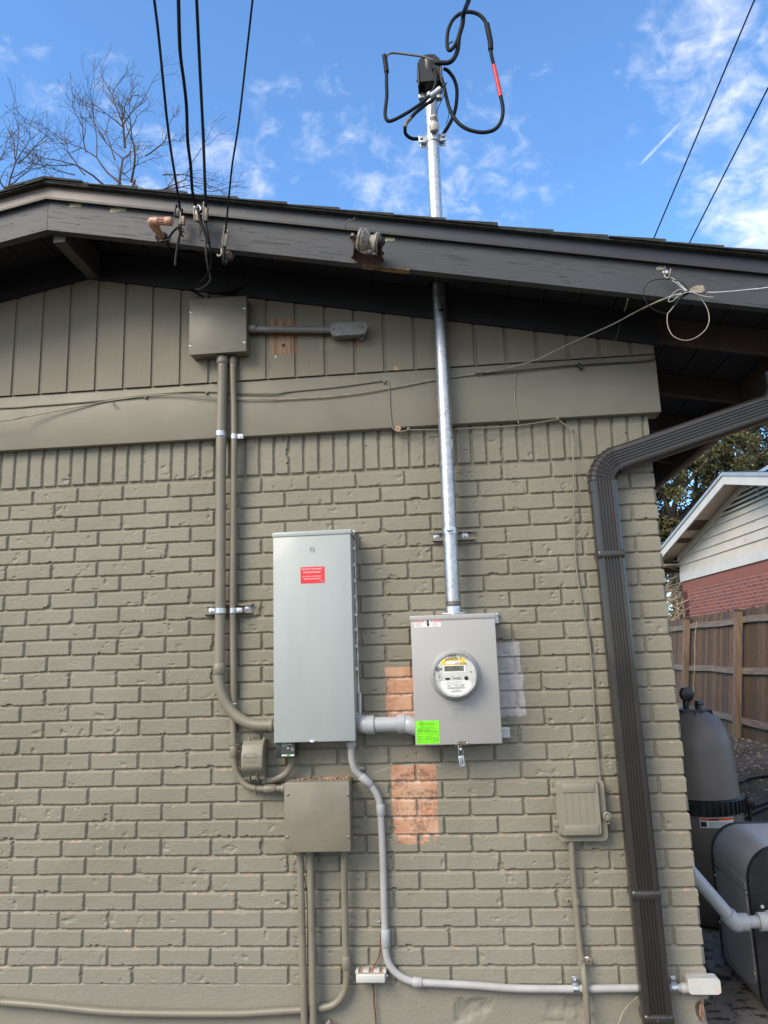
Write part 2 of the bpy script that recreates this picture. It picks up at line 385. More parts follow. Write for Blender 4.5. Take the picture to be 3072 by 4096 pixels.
M['sticker'] = mat('white_sticker', (0.82, .82, .80), .45, var=.02, bd=0)
M['red'] = mat('red_sticker', (0.72, .025, .035), .4, var=.03, bd=0)
M['green'] = mat('lime_sticker', (0.22, .82, .012), .5, var=.03, bd=0)
M['greenink'] = mat('green_ink', (0.03, .16, .02), .6, bd=0)
M['ink'] = mat('black_ink', (0.012, .012, .014), .6, bd=0)
M['yellow'] = mat('yellow_tape', (0.85, .60, .02), .5, bd=0)
M['lcd'] = mat('lcd_screen', (0.13, .12, .085), .25, bd=0)
M['dial'] = mat('meter_dial_plastic', (0.60, .60, .56), .5, var=.03, bd=0)
M['grnlogo'] = mat('green_band', (0.02, .42, .14), .5, bd=0)
M['copper'] = mat('copper_wire', (0.20, .075, .04), .5, metal=.4, var=.3, vs=40)
M['porcelain'] = mat('grimy_porcelain', (0.27, .25, .215), .4, var=.25, vs=22, bs=90, bd=.0012, dirt=(.12, .10, .085), ds=35, dth=.55)
M['porcelain_clean'] = mat('clean_porcelain', (0.50, .46, .42), .35, var=.08, vs=30)
M['rust'] = mat('rusted_steel', (0.09, .05, .045), .7, var=.3, vs=30, bs=120, bd=.0012, dirt=(.03, .025, .025), ds=30, dth=.52)
M['tan'] = mat('tan_pvc', (0.46, .255, .165), .45, var=.08, vs=20)
M['caulk'] = mat('white_caulk', (0.66, .66, .64), .5, var=.06)
M['wire_cream'] = mat('cream_wire', (0.31, .28, .21), .5, var=.2, vs=30)
M['wire_white'] = mat('white_wire', (0.46, .46, .46), .5, var=.1, vs=30)
M['netbox'] = mat('painted_network_box', (0.236, .216, .167), .42, var=.04, vs=6, bs=200, bd=.0002)
M['crumbs'] = mat('brick_dust', (0.33, .22, .15), .9, var=.3, vs=90, bs=200, bd=.002)

# ------------------------------------------------------------------ our brick house
H = thing('brick_house', 'low gabled house of painted taupe brick with dark charcoal eaves', 'house', (0, 0, -2.45))
HC = .0677; LB = .21003
def vnoise(X, Y, seed):
    r = np.random.RandomState(seed); T = r.rand(256, 256)
    xi = np.floor(X).astype(int); yi = np.floor(Y).astype(int); fx = X - xi; fy = Y - yi
    fx = fx * fx * (3 - 2 * fx); fy = fy * fy * (3 - 2 * fy)
    a = T[xi % 256, yi % 256]; b = T[(xi + 1) % 256, yi % 256]; c = T[xi % 256, (yi + 1) % 256]; d = T[(xi + 1) % 256, (yi + 1) % 256]
    return (a * (1 - fx) + b * fx) * (1 - fy) + (c * (1 - fx) + d * fx) * fy * 1.0
def fbm(X, Y, seed, o=4):
    s = 0; a = .5
    for i in range(o): s = s + a * vnoise(X * 2 ** i, Y * 2 ** i, seed + i); a *= .5
    return s / (1 - .5 ** o) - .5
def sm(t): t = np.clip(t, 0, 1); return t * t * (3 - 2 * t)
def brick_wall():
    u = np.concatenate([np.arange(-4.9, -3.1, .007), np.arange(-3.1, -.0001, .0026), [0.0], np.arange(.004, .6, .004), np.arange(.61, 1.5, .012)])
    z = np.concatenate([np.arange(.205, -2.075, -.0024), np.arange(-2.08, -2.50, -.006)])
    U, Z = np.meshgrid(u, z)
    UW = U + .0040 * fbm(U * 8, Z * 9, 3, 2); ZW = Z + .0042 * fbm(U * 4, Z * 5, 9, 3) + .0014 * fbm(U * 40, Z * 40, 19, 2)
    row = np.floor(-ZW / HC).astype(int); v = -ZW - row * HC; j = .0105
    odd = (row % 2 == 1); ph = np.where(odd, .5, 0.0)
    kb = np.floor(UW / LB + ph).astype(int); su = (UW / LB + ph - kb) * LB
    rb = np.random.RandomState(5)
    A = rb.rand(80, 97); B = rb.rand(80, 97); C_ = rb.rand(80, 97); D_ = rb.rand(80, 97)
    ri = row % 80; ki = kb % 97
    hj = j / 2 + .0012 * (A[ri, ki] - .5)
    du = np.minimum(su - hj, LB - su - hj); dv = np.minimum(v - j * .9 + .003 * (B[ri, ki] - .5), HC - v)
    rr = np.minimum(du, dv)
    # rounded corners
    cx = np.clip(.0045 - du, 0, None); cy = np.clip(.0045 - dv, 0, None)
    rr = np.where((cx > 0) & (cy > 0), .0045 - np.hypot(cx, cy), rr)
    soldier = (ZW > 0.0)
    SP = .0667; s2 = UW / SP + .335; k2_ = np.floor(s2).astype(int); ss = (s2 - k2_) * SP
    d2 = np.minimum(np.minimum(ss - .0055, SP - ss - .0055), ZW - .009)
    rr = np.where(soldier, d2, rr); ki = np.where(soldier, k2_ % 97, ki); ri = np.where(soldier, 79, ri)
    chip = np.clip(fbm(U * 19, Z * 19, 31, 4) - .25, 0, None) * .14
    rr = rr + .0020 * fbm(U * 110, Z * 110, 23, 3) - np.minimum(chip, .006)
    # corner: keep the joints of the last brick off the arris
    corner = np.abs(U) < .003
    t = sm(rr / .0026 + .35)
    face = .0022 * (C_[ri, ki] - .5) + (D_[ri, ki] - .5) * .012 * (su - LB / 2) + .0016 * fbm(U * 30, Z * 30, 41, 4) + .0007 * fbm(U * 150, Z * 150, 47, 2)
    dent = np.clip(fbm(U * 24, Z * 30, 57, 3) - .23, 0, None) * .030
    mort = np.where(dv < du, -.0115 + .0085 * np.clip(v / j, 0, 1) * (v < j * 1.4), -.0098) + .0034 * fbm(U * 60, Z * 60, 61, 4); mort = np.where(soldier, -.0100 + .003 * fbm(U * 60, Z * 60, 61, 4), mort)
    Hh = mort * (1 - t) + (face - dent) * t
    # smooth cement footing below the last course
    edge = -30 * HC + .010 * fbm(U * 9, Z * 0 + 3.3, 71, 4)
    st = sm((edge - Z) / .006 + .5)
    foot = -.001 + .006 * fbm(U * 3, Z * 3, 73, 3) + .0012 * fbm(U * 60, Z * 60, 75, 3)
    pit = np.clip(fbm(U * 7, Z * 9, 77, 5) - .10, 0, None) * np.where((U > -.95) & (U < -.42) & (Z > -2.16), 1, .0) * .06
    cx0, cz0 = W(2835, 4060).x, W(2835, 4060).z
    br = sm((.06 - np.hypot(U - .01, (Z - cz0) * 1.0) + .03 * fbm(U * 20, Z * 20, 79, 4)) / .008)
    foot = foot - np.minimum(pit, .012) - br * (.030 + .02 * fbm(U * 50, Z * 50, 81, 4))
    Hh = Hh * (1 - st) + foot * st
    # side of the arris: same displacement on both faces
    px = np.where(U <= 0, U, 0) ; py = np.where(U > 0, U, 0)
    near = np.clip(1 - np.abs(U) / .012, 0, 1)
    X = np.where(U < 0, px + near * Hh, Hh); Y = np.where(U < 0, -Hh, np.where(U > 0, py - near * Hh, -Hh))
    X = np.where(U == 0, Hh - .001, X); 
    nrow, ncol = U.shape
    co = np.stack([X, Y, Z + 2.45], -1).reshape(-1, 3)
    idx = np.arange(nrow * ncol).reshape(nrow, ncol)
    q = np.stack([idx[:-1, :-1], idx[1:, :-1], idx[1:, 1:], idx[:-1, 1:]], -1).reshape(-1, 4)
    me = bpy.data.meshes.new('brick_wall'); me.vertices.add(len(co)); me.vertices.foreach_set('co', co.ravel())
    me.loops.add(q.size); me.loops.foreach_set('vertex_index', q.ravel().astype(np.int32))
    me.polygons.add(len(q)); me.polygons.foreach_set('loop_start', np.arange(0, q.size, 4, dtype=np.int32))
    me.polygons.foreach_set('loop_total', np.full(len(q), 4, dtype=np.int32)); me.polygons.foreach_set('use_smooth', np.ones(len(q), dtype=bool))
    me.update(calc_edges=True)
    # paint tones: R bare brick, G grey primer, B mortar
    def rect(a, b, wob=.004, fr=40):
        n1 = wob * 2 * fbm(U * fr, Z * fr, 91, 4)
        return sm((np.minimum(np.minimum(U - a.x, b.x - U), np.minimum(a.z - Z, Z - b.z)) + n1) / .0022)
    R = rect(W(1563, 3062), W(1757, 3345), .004); R = np.maximum(R, rect(W(1575, 3330), W(1755, 3372), .010, 30) * (fbm(U * 20, Z * 20, 96, 3) > -.12))
    R = np.maximum(R, rect(W(1538, 2668), W(1680, 2869), .003))
    R = np.maximum(R, br * .9)
    G = rect(W(1940, 2573), W(2085, 2688), .004); G = np.maximum(G, rect(W(1940, 2688), W(2098, 2790), .006)); G = np.maximum(G, rect(W(1940, 2790), W(2103, 2862), .010))
    
    # scattered bare flecks on the ledges
    fl = ((fbm(U * 26, Z * 70, 101, 4) > .235) & (dv > -.006) & (dv < .004) & (v < HC * .5) & (Z < -1.0) & (Z > -2.0)).astype(float)
    R = np.maximum(R, fl * .65)
    ax_ = [W(x, 3060).x for x in (1495, 1570, 1660, 1765)]; az_ = [W(1600, y).z for y in (3088, 3066, 3058, 3068)]
    arc = sm((.0022 - np.abs(Z - np.interp(U, ax_, az_))) / .002) * (U > ax_[0]) * (U < ax_[-1]); G = np.maximum(G, arc)
    Bm = (1 - t) * (1 - st)
    tone = np.stack([R, G * (1 - R), Bm, np.ones_like(R)], -1).reshape(-1, 4).astype(np.float32)
    ca = me.color_attributes.new('tone', 'FLOAT_COLOR', 'POINT'); ca.data.foreach_set('color', tone.ravel())
    me.materials.append(M['brick'])
    o = bpy.data.objects.new('brick_wall', me); col.objects.link(o); o.parent = H; return o
BW = brick_wall()
RX, SL = -2.49, .202
def zb(x): return 1.012 - SL * abs(x - RX)          # bottom edge of the rake board
DECK = .118
# rest of the walls (behind and to the sides)
b = MB(); b.box(-4.93, -.03, .03, 9.0, -2.45, .40); b.box(-.03, -.012, 1.45, 9.0, -2.45, .42)
b.prism([(-4.93, .06, .40), (-.03, .06, .40), (-.03, .06, .50), (RX, .06, .98), (-4.93, .06, .50)], (0, 8.9, 0))
b.build('rear_wall', M['wallpaint'], H, smooth=False)
# siding with vertical grooves
def siding():
    xs = []; s = .1322; gx = [-.057 - s * k for k in range(38)]
    x = .040; prof = [(x, .0)]
    for g in gx:
        if g < -4.85: break
        prof += [(g + .0085, 0), (g + .0065, .0075), (g - .0065, .0075), (g - .0080, 0)]
    prof.append((-4.95, 0)); b = MB(); n = len(prof); d = .045
    vs = []
    for x, g in prof:
        vs += [(x, -(d - g), .437), (x, -(d - g), zb(x) + .02)]
    fs = [(2 * i, 2 * i + 1, 2 * i + 3, 2 * i + 2) for i in range(n - 1)]
    b.add(vs, fs)
    b.add([(p[0], -(d - p[1]), .437) for p in prof] + [(p[0], .03, .437) for p in prof], [(i, i + 1, n + i + 1, n + i) for i in range(n - 1)])
    b.box(.0395, .0405, -.045, .05, .437, .52)
    o = b.build('siding', M['siding'], H, smooth=False); return o
siding()
b = MB(); b.box(-4.96, .046, -.036, .06, .178, .4345, bev=.003); b.build('band_board', M['wallpaint'], H)
b = MB(); b.box(k5(300, 920, .045).x, k5(302, 930, .045).x + .006, -.0462, -.044, k5(300, 952, .045).z, k5(300, 940, .045).z); b.build('bare_nick', M['caulk'], H)
for (q, r) in ((k5(353, 877, .046), .0075), (k5(1043, 1378, .037), .003)): b = MB(); b.lathe([(r, 0), (r, .001)], q, (0, -1, 0), 20); b.build('drilled_hole', M['ink'], H)
b = MB()
q = k5(1043, 1378, .036); b.lathe([(.013, 0), (.013, .0006)], q, (0, -1, 0), 14); b.build('bare_wood_spot', M['tan'], H)
# frieze under the deck
def slopebar(b, x0, x1, y0, y1, lo, hi):
    xs = sorted({x0, x1} | ({RX} if x0 < RX < x1 else set()))
    for a, c in zip(xs[:-1], xs[1:]):
        out = [(a, y0, zb(a) + lo), (c, y0, zb(c) + lo), (c, y0, zb(c) + hi), (a, y0, zb(a) + hi)]
        b.prism(out, (0, y1 - y0, 0))
b = MB(); slopebar(b, -4.98, .060, -.062, .0, -.028, DECK - .002); b.build('frieze_board', M['dark'], H, smooth=False)
# rake boards
XE, XW, YF = .80, -5.75, -.42
b = MB(); slopebar(b, RX + .0008, XE, YF, YF + .038, 0, .15); b.build('rake_board', M['fascia_r'], H, smooth=False, label='charcoal rake board with peeling cracked paint')
b = MB(); slopebar(b, XW, RX - .0008, YF, YF + .038, 0, .15); b.build('rake_board', M['fascia_l'], H, smooth=False)
b = MB(); slopebar(b, -1.165, -.975, YF - .0004, YF + .034, -.004, -.0005); b.build('bare_rake_edge', mat('bare_rotten_wood', (.20, .125, .06), .8, var=.5, vs=25, bs=90, bd=.002, dirt=(.07, .02, .01), ds=40, dth=.55), H)
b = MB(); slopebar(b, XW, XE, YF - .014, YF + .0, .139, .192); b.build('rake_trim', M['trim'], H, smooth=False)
b = MB(); slopebar(b, XW, XE, YF - .020, YF - .013, .132, .142); b.build('trim_lip', M['trimdark'], H, smooth=False)
# deck boards with joints square to the wall, and a hole where the mast goes through
def deck():
    b = MB(); PX, PY, RH = -.862, -.083, .047; w = .148; x = XW + .01; k = 0
    segs = []
    while x < XE - .02:
        x1 = min(x + w, XE - .02); segs.append((x, x1)); x = x1
    def zd(x): return zb(x) + DECK
    for (a, c) in segs:
        if a < RX < c: 
            parts = [(a + .003, RX), (RX, c - .003)]
        else: parts = [(a + .003, c - .003)]
        for (p, q) in parts:
            y0, y1 = YF + .038, 9.0
            if p - .06 < PX < q + .06:
                # split: leave an octagonal opening
                out = [(p, y0, zd(p)), (q, y0, zd(q))]
                ang = [i / 16 * 2 * math.pi for i in range(17)]
                lo = [(min(max(PX + RH * math.cos(t), p), q), PY + RH * math.sin(t)) for t in ang]
                lower = sorted({(round(x_, 5), round(min(y_, PY), 5)) for x_, y_ in lo if y_ <= PY + 1e-6})
                upper = sorted({(round(x_, 5), round(max(y_, PY), 5)) for x_, y_ in lo if y_ >= PY - 1e-6})
                pl = [(p, y0), (q, y0)] + [(q, PY)] + [u_ for u_ in lower[::-1] if p < u_[0] < q] + [(p, PY)]
                pu = [(p, y1), (q, y1)] + [(q, PY)] + [u_ for u_ in upper[::-1] if p < u_[0] < q] + [(p, PY)]
                for P_ in (pl, pu): b.prism([(x_, y_, zd(x_)) for x_, y_ in P_], (0, 0, .02))
            else:
                b.prism([(p, y0, zd(p)), (q, y0, zd(q)), (q, y1, zd(q)), (p, y1, zd(p))], (0, 0, .02))
        # joint backing
        b.prism([(c - .003, YF + .038, zd(c) + .006), (c + .003, YF + .038, zd(c) + .006), (c + .003, 9, zd(c) + .006), (c - .003, 9, zd(c) + .006)], (0, 0, .01))
    return b.build('eave_deck', mat('deck_paint', (0.024, .024, .028), .6, var=.2, vs=4, bs=40, bd=.001), H, smooth=False)
deck()
b = MB(); b.box(RX - .022 + .03, RX + .030 + .03, YF + .04, -.062, .975, 1.10); b.build('ridge_beam', mat('faded_beam_paint', (.065, .06, .052), .6, var=.2), H)
# roof shingles: stepped courses
def roof():
    b = MB(); 
    def course(xl, xh, sgn):
        zl, zh = zb(xl) + .200, zb(xh) + .200; t = .008 + rng.uniform(-.002, .002); e = rng.uniform(-.008, .004)
        ys = YF - .045 + e
        b.prism([(xl, ys, zl), (xh, ys, zh), (xh, ys, zh + .004), (xl, ys, zl + t + .005)], (0, 9.6, 0))
    x = XE + .02
    while x > RX: 
        n_ = max(RX, x - .20 - rng.uniform(0, .02)); course(x, n_, 1); x = n_
        b.v  # noqa
    x = XW - .02
    while x < RX:
        n_ = min(RX, x + .20); course(x, n_, -1); x = n_
    slopebar(b, XW - .02, XE + .02, YF - .040, 9.1, .193, .2005)
    b.build('shingle_roof', M['shingle'], H, smooth=False)
    c = MB(); zr = zb(RX) + .20
    c.prism([(RX + .17, -.47, zr - .018), (RX, -.47, zr + .018), (RX - .17, -.47, zr - .018), (RX - .17, -.47, zr - .026), (RX, -.47, zr + .008), (RX + .17, -.47, zr - .026)], (0, 9.6, 0))
    c.build('ridge_cap', M['shingle'], H, smooth=False)
roof()
# side eave: rafter tails, inner fascia and gutter
EX = .615
for i, yy in enumerate((-.02, .58, 1.18, 1.78, 2.38, 2.98, 3.58, 4.2, 4.8)):
    b = MB(); b.prism([(.0, yy, zb(0) + .012), (EX, yy, zb(EX) + .012), (EX, yy, zb(EX) + DECK - .002), (0, yy, zb(0) + DECK - .002)], (0, .038, 0)); b.build('rafter_tail', M['eaveboard'], H, smooth=False)
b = MB(); b.box(EX, EX + .03, YF + .04, 9.0, .335, zb(EX) + DECK - .004); b.build('eave_board', M['eaveboard'], H, smooth=False)
b = MB(); b.box(-4.93, -4.9, -.0, 9, .3, .6); 
g = MB(); gy0, gy1 = -.40, 9.0; pr = [(EX + .032, .49), (EX + .032, .375), (EX + .11, .375), (EX + .135, .44), (EX + .135, .50), (EX + .130, .50), (EX + .130, .445), (EX + .107, .380), (EX + .037, .380), (EX + .037, .49)]
g.prism([(x, gy0, z) for x, z in pr], (0, gy1 - gy0, 0)); g.build('gutter', M['downspout'], H, smooth=False)

# ------------------------------------------------------------------ downspout
def downspout():
    t = thing('downspout', 'dark bronze ribbed downspout elbowing out under the eave at the wall corner', 'downspout', (-.2, -.05, -2.4))
    WD, DP = .108, .072
    def section(w=WD, dp=DP, rib=.0060):
        # front (outer) face at +n, ribs run along the pipe
        pts = []; hw = w / 2; r = .020
        pts += [(-hw, -dp / 2 + r), (-hw, dp / 2 - r), (-hw + r * .13, dp / 2 - r * .5), (-hw + r * .5, dp / 2 - r * .13), (-hw + r, dp / 2)]
        for g in (-.024, -.012, .0, .012, .024):
            pts += [(g - .0045, dp / 2), (g - .002, dp / 2 - rib), (g + .002, dp / 2 - rib), (g + .0045, dp / 2)]
        pts += [(hw - r, dp / 2), (hw - r * .5, dp / 2 - r * .13), (hw - r * .13, dp / 2 - r * .5), (hw, dp / 2 - r), (hw, -dp / 2 + r), (hw - r, -dp / 2), (-hw + r, -dp / 2)]
        return pts
    def sweep(path, scales, name, label=None):
        b = MB(); vs = []; n = len(path); S = section(); m = len(S)
        for i, P in enumerate(path):
            P = Vector(P); T = (Vector(path[min(i + 1, n - 1)]) - Vector(path[max(i - 1, 0)])).normalized()
            nrm = Vector((0, -1, 0)); nrm = (nrm - T * nrm.dot(T)).normalized(); sd_ = T.cross(nrm)
            sc = scales[i] if scales else 1
            for a, c in S: vs.append(P + sd_ * a * sc + nrm * c * (1 + (sc - 1) * .8))
        fs = [(i * m + k, i * m + (k + 1) % m, (i + 1) * m + (k + 1) % m, (i + 1) * m + k) for i in range(n - 1) for k in range(m)]
        fs += [tuple(range(m))[::-1], tuple((n - 1) * m + k for k in range(m))]
        b.add(vs, fs); return b.build(name, M['downspout'], t, angle=28, label=label)
    yc = -.090 + DP / 2
    top = Vector((-.2285, yc, -.105)); bot = Vector((-.2035, yc, -2.40))
    sweep([bot, top], None, 'downspout_pipe')
    # elbow: quarter bend with crimps
    dirv = Vector((.52, -.02, .150)).normalized()
    c0 = top + Vector((-.0005, 0, -.01)); path = []; sc = []
    Rr = .095; ang = R_(74); n = 56
    for i in range(n + 1):
        a = ang * i / n; path.append(c0 + Vector((Rr * (1 - math.cos(a)), -.0 * a, Rr * math.sin(a))))
        ph = (i / n * 8) % 1; sc.append(1.0 + (.09 * (1 - ph) if 0 < i < n else .03))
    end = path[-1]
    path = [c0 + Vector((0, 0, -.045)), c0 + Vector((0, 0, -.001))] + path + [end + dirv * .07]; sc = [1.03, 1.03] + sc + [.98]
    sweep(path, sc, 'crimped_elbow')
    s0 = end + dirv * .045
    sweep([s0, s0 + dirv * .62], None, 'offset_pipe')
    sweep([s0 + dirv * .62, s0 + dirv * .62 + Vector((.03, .0, .06)), s0 + dirv * .62 + Vector((.03, 0, .14))], None, 'outlet_elbow')
    # straps
    for zc in (k6(0, 0).z, ):
        pass
    def sx(z): f = (z + .105) / (-2.40 + .105); return top.x + (bot.x - top.x) * f
    for px, py, nm in ((2460, 2215, 0), (2588, 3585, 1), (2618, 4085, 2)):
        z = W(px, py, .09).z; x = sx(z); b = MB()
        b.box(x - WD / 2 - .0014, x + WD / 2 + .0014, -.0918, -.001, z - .021, z + .021, bev=.012)
        o = b.build('strap', M['downspout'], t)
        s_ = MB(); s_.lathe([(.004, 0), (.004, .002), (.002, .003)], (x - .006, -.0918, z), (0, -1, 0), 10); s_.build('screw', M['rust'], o)
downspout()

# ------------------------------------------------------------------ small fittings used again and again
def strap_on(t, c, r, horizontal=False, tab=0, name='strap', m='zinc'):
    """one- or two-hole pipe strap round a pipe of radius r at c; tab = -1/+1 side of the ear"""
    c = Vector(c); b = MB(); n = 18; wd = .011
    for (r0, dd) in ((r + .0022, 0),):
        ring = []
        for k in range(n + 1):
            a = math.pi * k / n + (0 if not horizontal else 0)
            ring.append((math.cos(a), math.sin(a)))
        vs = []
        for cx, sn in ring:
            for s_, rr in ((-wd, r0), (wd, r0), (wd, r0 - .002), (-wd, r0 - .002)):
                if horizontal: vs.append(c + Vector((s_, -sn * rr, cx * rr)))
                else: vs.append(c + Vector((cx * rr, -sn * rr, s_)))
        fs = [(4 * i + k, 4 * i + (k + 1) % 4, 4 * i + 4 + (k + 1) % 4, 4 * i + 4 + k) for i in range(n) for k in range(4)]
        b.add(vs, fs)
    if tab:
        e = r + .002; y = c.y + .0
        yb = max(c.y, -.1)
        if horizontal: b.box(c.x - wd, c.x + wd, c.y - .002, c.y + .001, c.z + tab * e, c.z + tab * (e + .026), bev=.003)
        else: b.box(c.x + tab * e, c.x + tab * (e + .026), c.y - .002, c.y + .001, c.z - wd, c.z + wd, bev=.003)
    o = b.build(name, M[m], t)
    if tab:
        s_ = MB(); q = c + (Vector((0, -.002, tab * (r + .016))) if horizontal else Vector((tab * (r + .016), -.002, 0)))
        s_.lathe([(.0045, 0), (.0045, .0025), (.002, .004)], q, (0, -1, 0), 10); s_.build('screw', M['zinc' if m == 'zinc' else 'rust'], o)
    return o
def coupling(t, a, c, r, m, name='coupling'):
    a, c = Vector(a), Vector(c); b = MB(); L_ = (c - a).length
    b.lathe([(r * .93, 0), (r, .002), (r, L_ - .002), (r * .93, L_)], a, (c - a), 20); return b.build(name, M[m], t)
def strut(name, label, x0, x1, z, tall=.041, m='zincold', bolts=()):
    t = thing(name, label, 'bracket', ((x0 + x1) / 2, 0, z - tall / 2), 'strut channel brackets on the brick wall')
    b = MB(); h = tall / 2
    pr = [(0, -h), (-.0205, -h), (-.0205, -h + .009), (-.0185, -h + .009), (-.0185, -h + .002), (-.002, -h + .002), (-.002, h - .002), (-.0185, h - .002), (-.0185, h - .009), (-.0205, h - .009), (-.0205, h), (0, h)]
    b.prism([(x0, y + .003 - .002, z + zz_) for y, zz_ in pr], (x1 - x0, 0, 0)); b.build('channel', M[m], t, smooth=False)
    for bx in bolts:
        s_ = MB(); s_.lathe([(.013, 0), (.013, .002), (.008, .002), (.008, .008), (.004, .009)], (bx, -.001, z), (0, -1, 0), 12); s_.build('bolt', M['zinc'], t)
    return t

# ------------------------------------------------------------------ distribution panel
def panel():
    x0, x1, z0, z1, d = -1.602, -1.2765, -1.117, -.2735, .122
    t = thing('electrical_panel', 'tall grey-green metal breaker panel with a red warning sticker', 'electrical panel', ((x0 + x1) / 2, 0, z0))
    b = MB(); b.box(x0 + .004, x1 - .003, -d + .016, .004, z0 + .006, z1 - .02); b.build('enclosure', M['panel'], t, smooth=False)
    b = MB(); b.box(x0, x1, -d, -d + .030, z0, z1 - .016, bev=.003); b.build('cover', M['panel'], t)
    b = MB(); b.box(x0 - .004, x1 + .004, -d - .003, .004, z1 - .020, z1 - .002, bev=.002)
    b.box(x0 - .002, x1 + .002, -d + .02, .004, z1 - .004, z1 + .004, bev=.002); b.build('rain_cap', M['panel'], t)
    b = MB(); b.box(-1.475, -1.405, -.05, -.03, z1 + .004, z1 + .010, bev=.002); b.build('knockout_plate', M['panel'], t)
    # monogram roundel, embossed
    c = W(1248.8, 2198, d); b = MB(); yy = -d - .0005
    b.tube([(c.x + .0105 * math.cos(a), yy, c.z + .0105 * math.sin(a)) for a in [i / 24 * 2 * math.pi for i in range(25)]], .0011, 6)
    for s_ in (-1, 1):
        b.tube(cs([(c.x + s_ * .001, yy, c.z + .004), (c.x + s_ * .005, yy, c.z + .005), (c.x + s_ * .0065, yy, c.z), (c.x + s_ * .004, yy, c.z - .005), (c.x + s_ * .0012, yy, c.z - .002), (c.x + s_ * .004, yy, c.z)]), .0008, 5)
        for a in (.5, 2.0, 3.6, 5.1): b.tube([(c.x + .0075 * math.cos(a), yy, c.z + .0075 * math.sin(a)), (c.x + .010 * math.cos(a + .4), yy, c.z + .010 * math.sin(a + .4))], .0007, 4)
    b.build('emblem', M['panel'], t)
    # sticker
    a, q = W(1202, 2271, d), W(1299, 2329, d); zc = (a.z + q.z) / 2; hh = .0335
    b = MB(); b.prism(rrect(a.x, q.x, zc - hh / 1.0, zc + hh / 1.0, .004, -d - .0004), (0, -.0006, 0)); s_ = b.build('warning_sticker', M['red'], t)
    wdt = q.x - a.x; yy = -d - .0014
    text('EMERGENCY DISCONNECT,', a.x + .004, yy, zc + .028, wdt - .012, M['sticker'], s_, height=.0075)
    text('SERVICE DISCONNECT', a.x + .011, yy, zc + .015, wdt - .026, M['sticker'], s_, height=.0072)
    text('DESCONEXION DE EMERGENCIA,', a.x + .008, yy, zc - .003, wdt - .020, M['sticker'], s_, height=.0052)
    text('DESCONEXION DE SERVICIO', a.x + .014, yy, zc - .013, wdt - .030, M['sticker'], s_, height=.0052)
    text('MDPJ0001', q.x - .022, yy, zc - .025, .018, M['sticker'], s_, height=.0032)
    # latch
    c = W(1251, 2963, d); b = MB(); b.box(c.x - .013, c.x + .013, -d - .004, -d + .002, c.z - .003, c.z + .003, bev=.001); b.box(c.x - .009, c.x + .009, -d - .006, -d, c.z - .007, c.z - .002, bev=.001); b.build('latch', M['zinc'], t)
    b = MB()
    for px, py in ((1421, 2130), (1424, 2196), (1425, 2325), (1427, 2390), (1430, 2586), (1431, 2677), (1434, 2460), (1428, 2262), (1437, 2520)):
        c = W(px, py, .008); b.lathe([(.001, -.010), (.008, -.006), (.010, 0), (.006, .008), (.001, .012)], (x1 - .001, -.012 - rng.random() * .02, c.z), (rng.uniform(-.5, .5), -1, rng.uniform(-.5, .5)), 8)
    b.tube(cs([(x1 + .002, -.004, z1 - .03 - i * .04 + rng.uniform(-.01, .01)) for i in range(20)], 2), [(.002 + .003 * rng.random()) for _ in range(39)], 6)
    c1, c2 = W(1433, 2780, .01), W(1437, 2905, .01)
    b.tube(cs([(x1 + .002, -.01, c1.z), (x1 + .011, -.03, c1.z + .004), (x1 + .010, -.03, (c1.z + c2.z) / 2), (x1 + .006, -.02, c2.z), (x1 + .002, -.01, c2.z - .02)]), .0042, 8)
    b.build('caulk', M['caulk'], t)
panel()

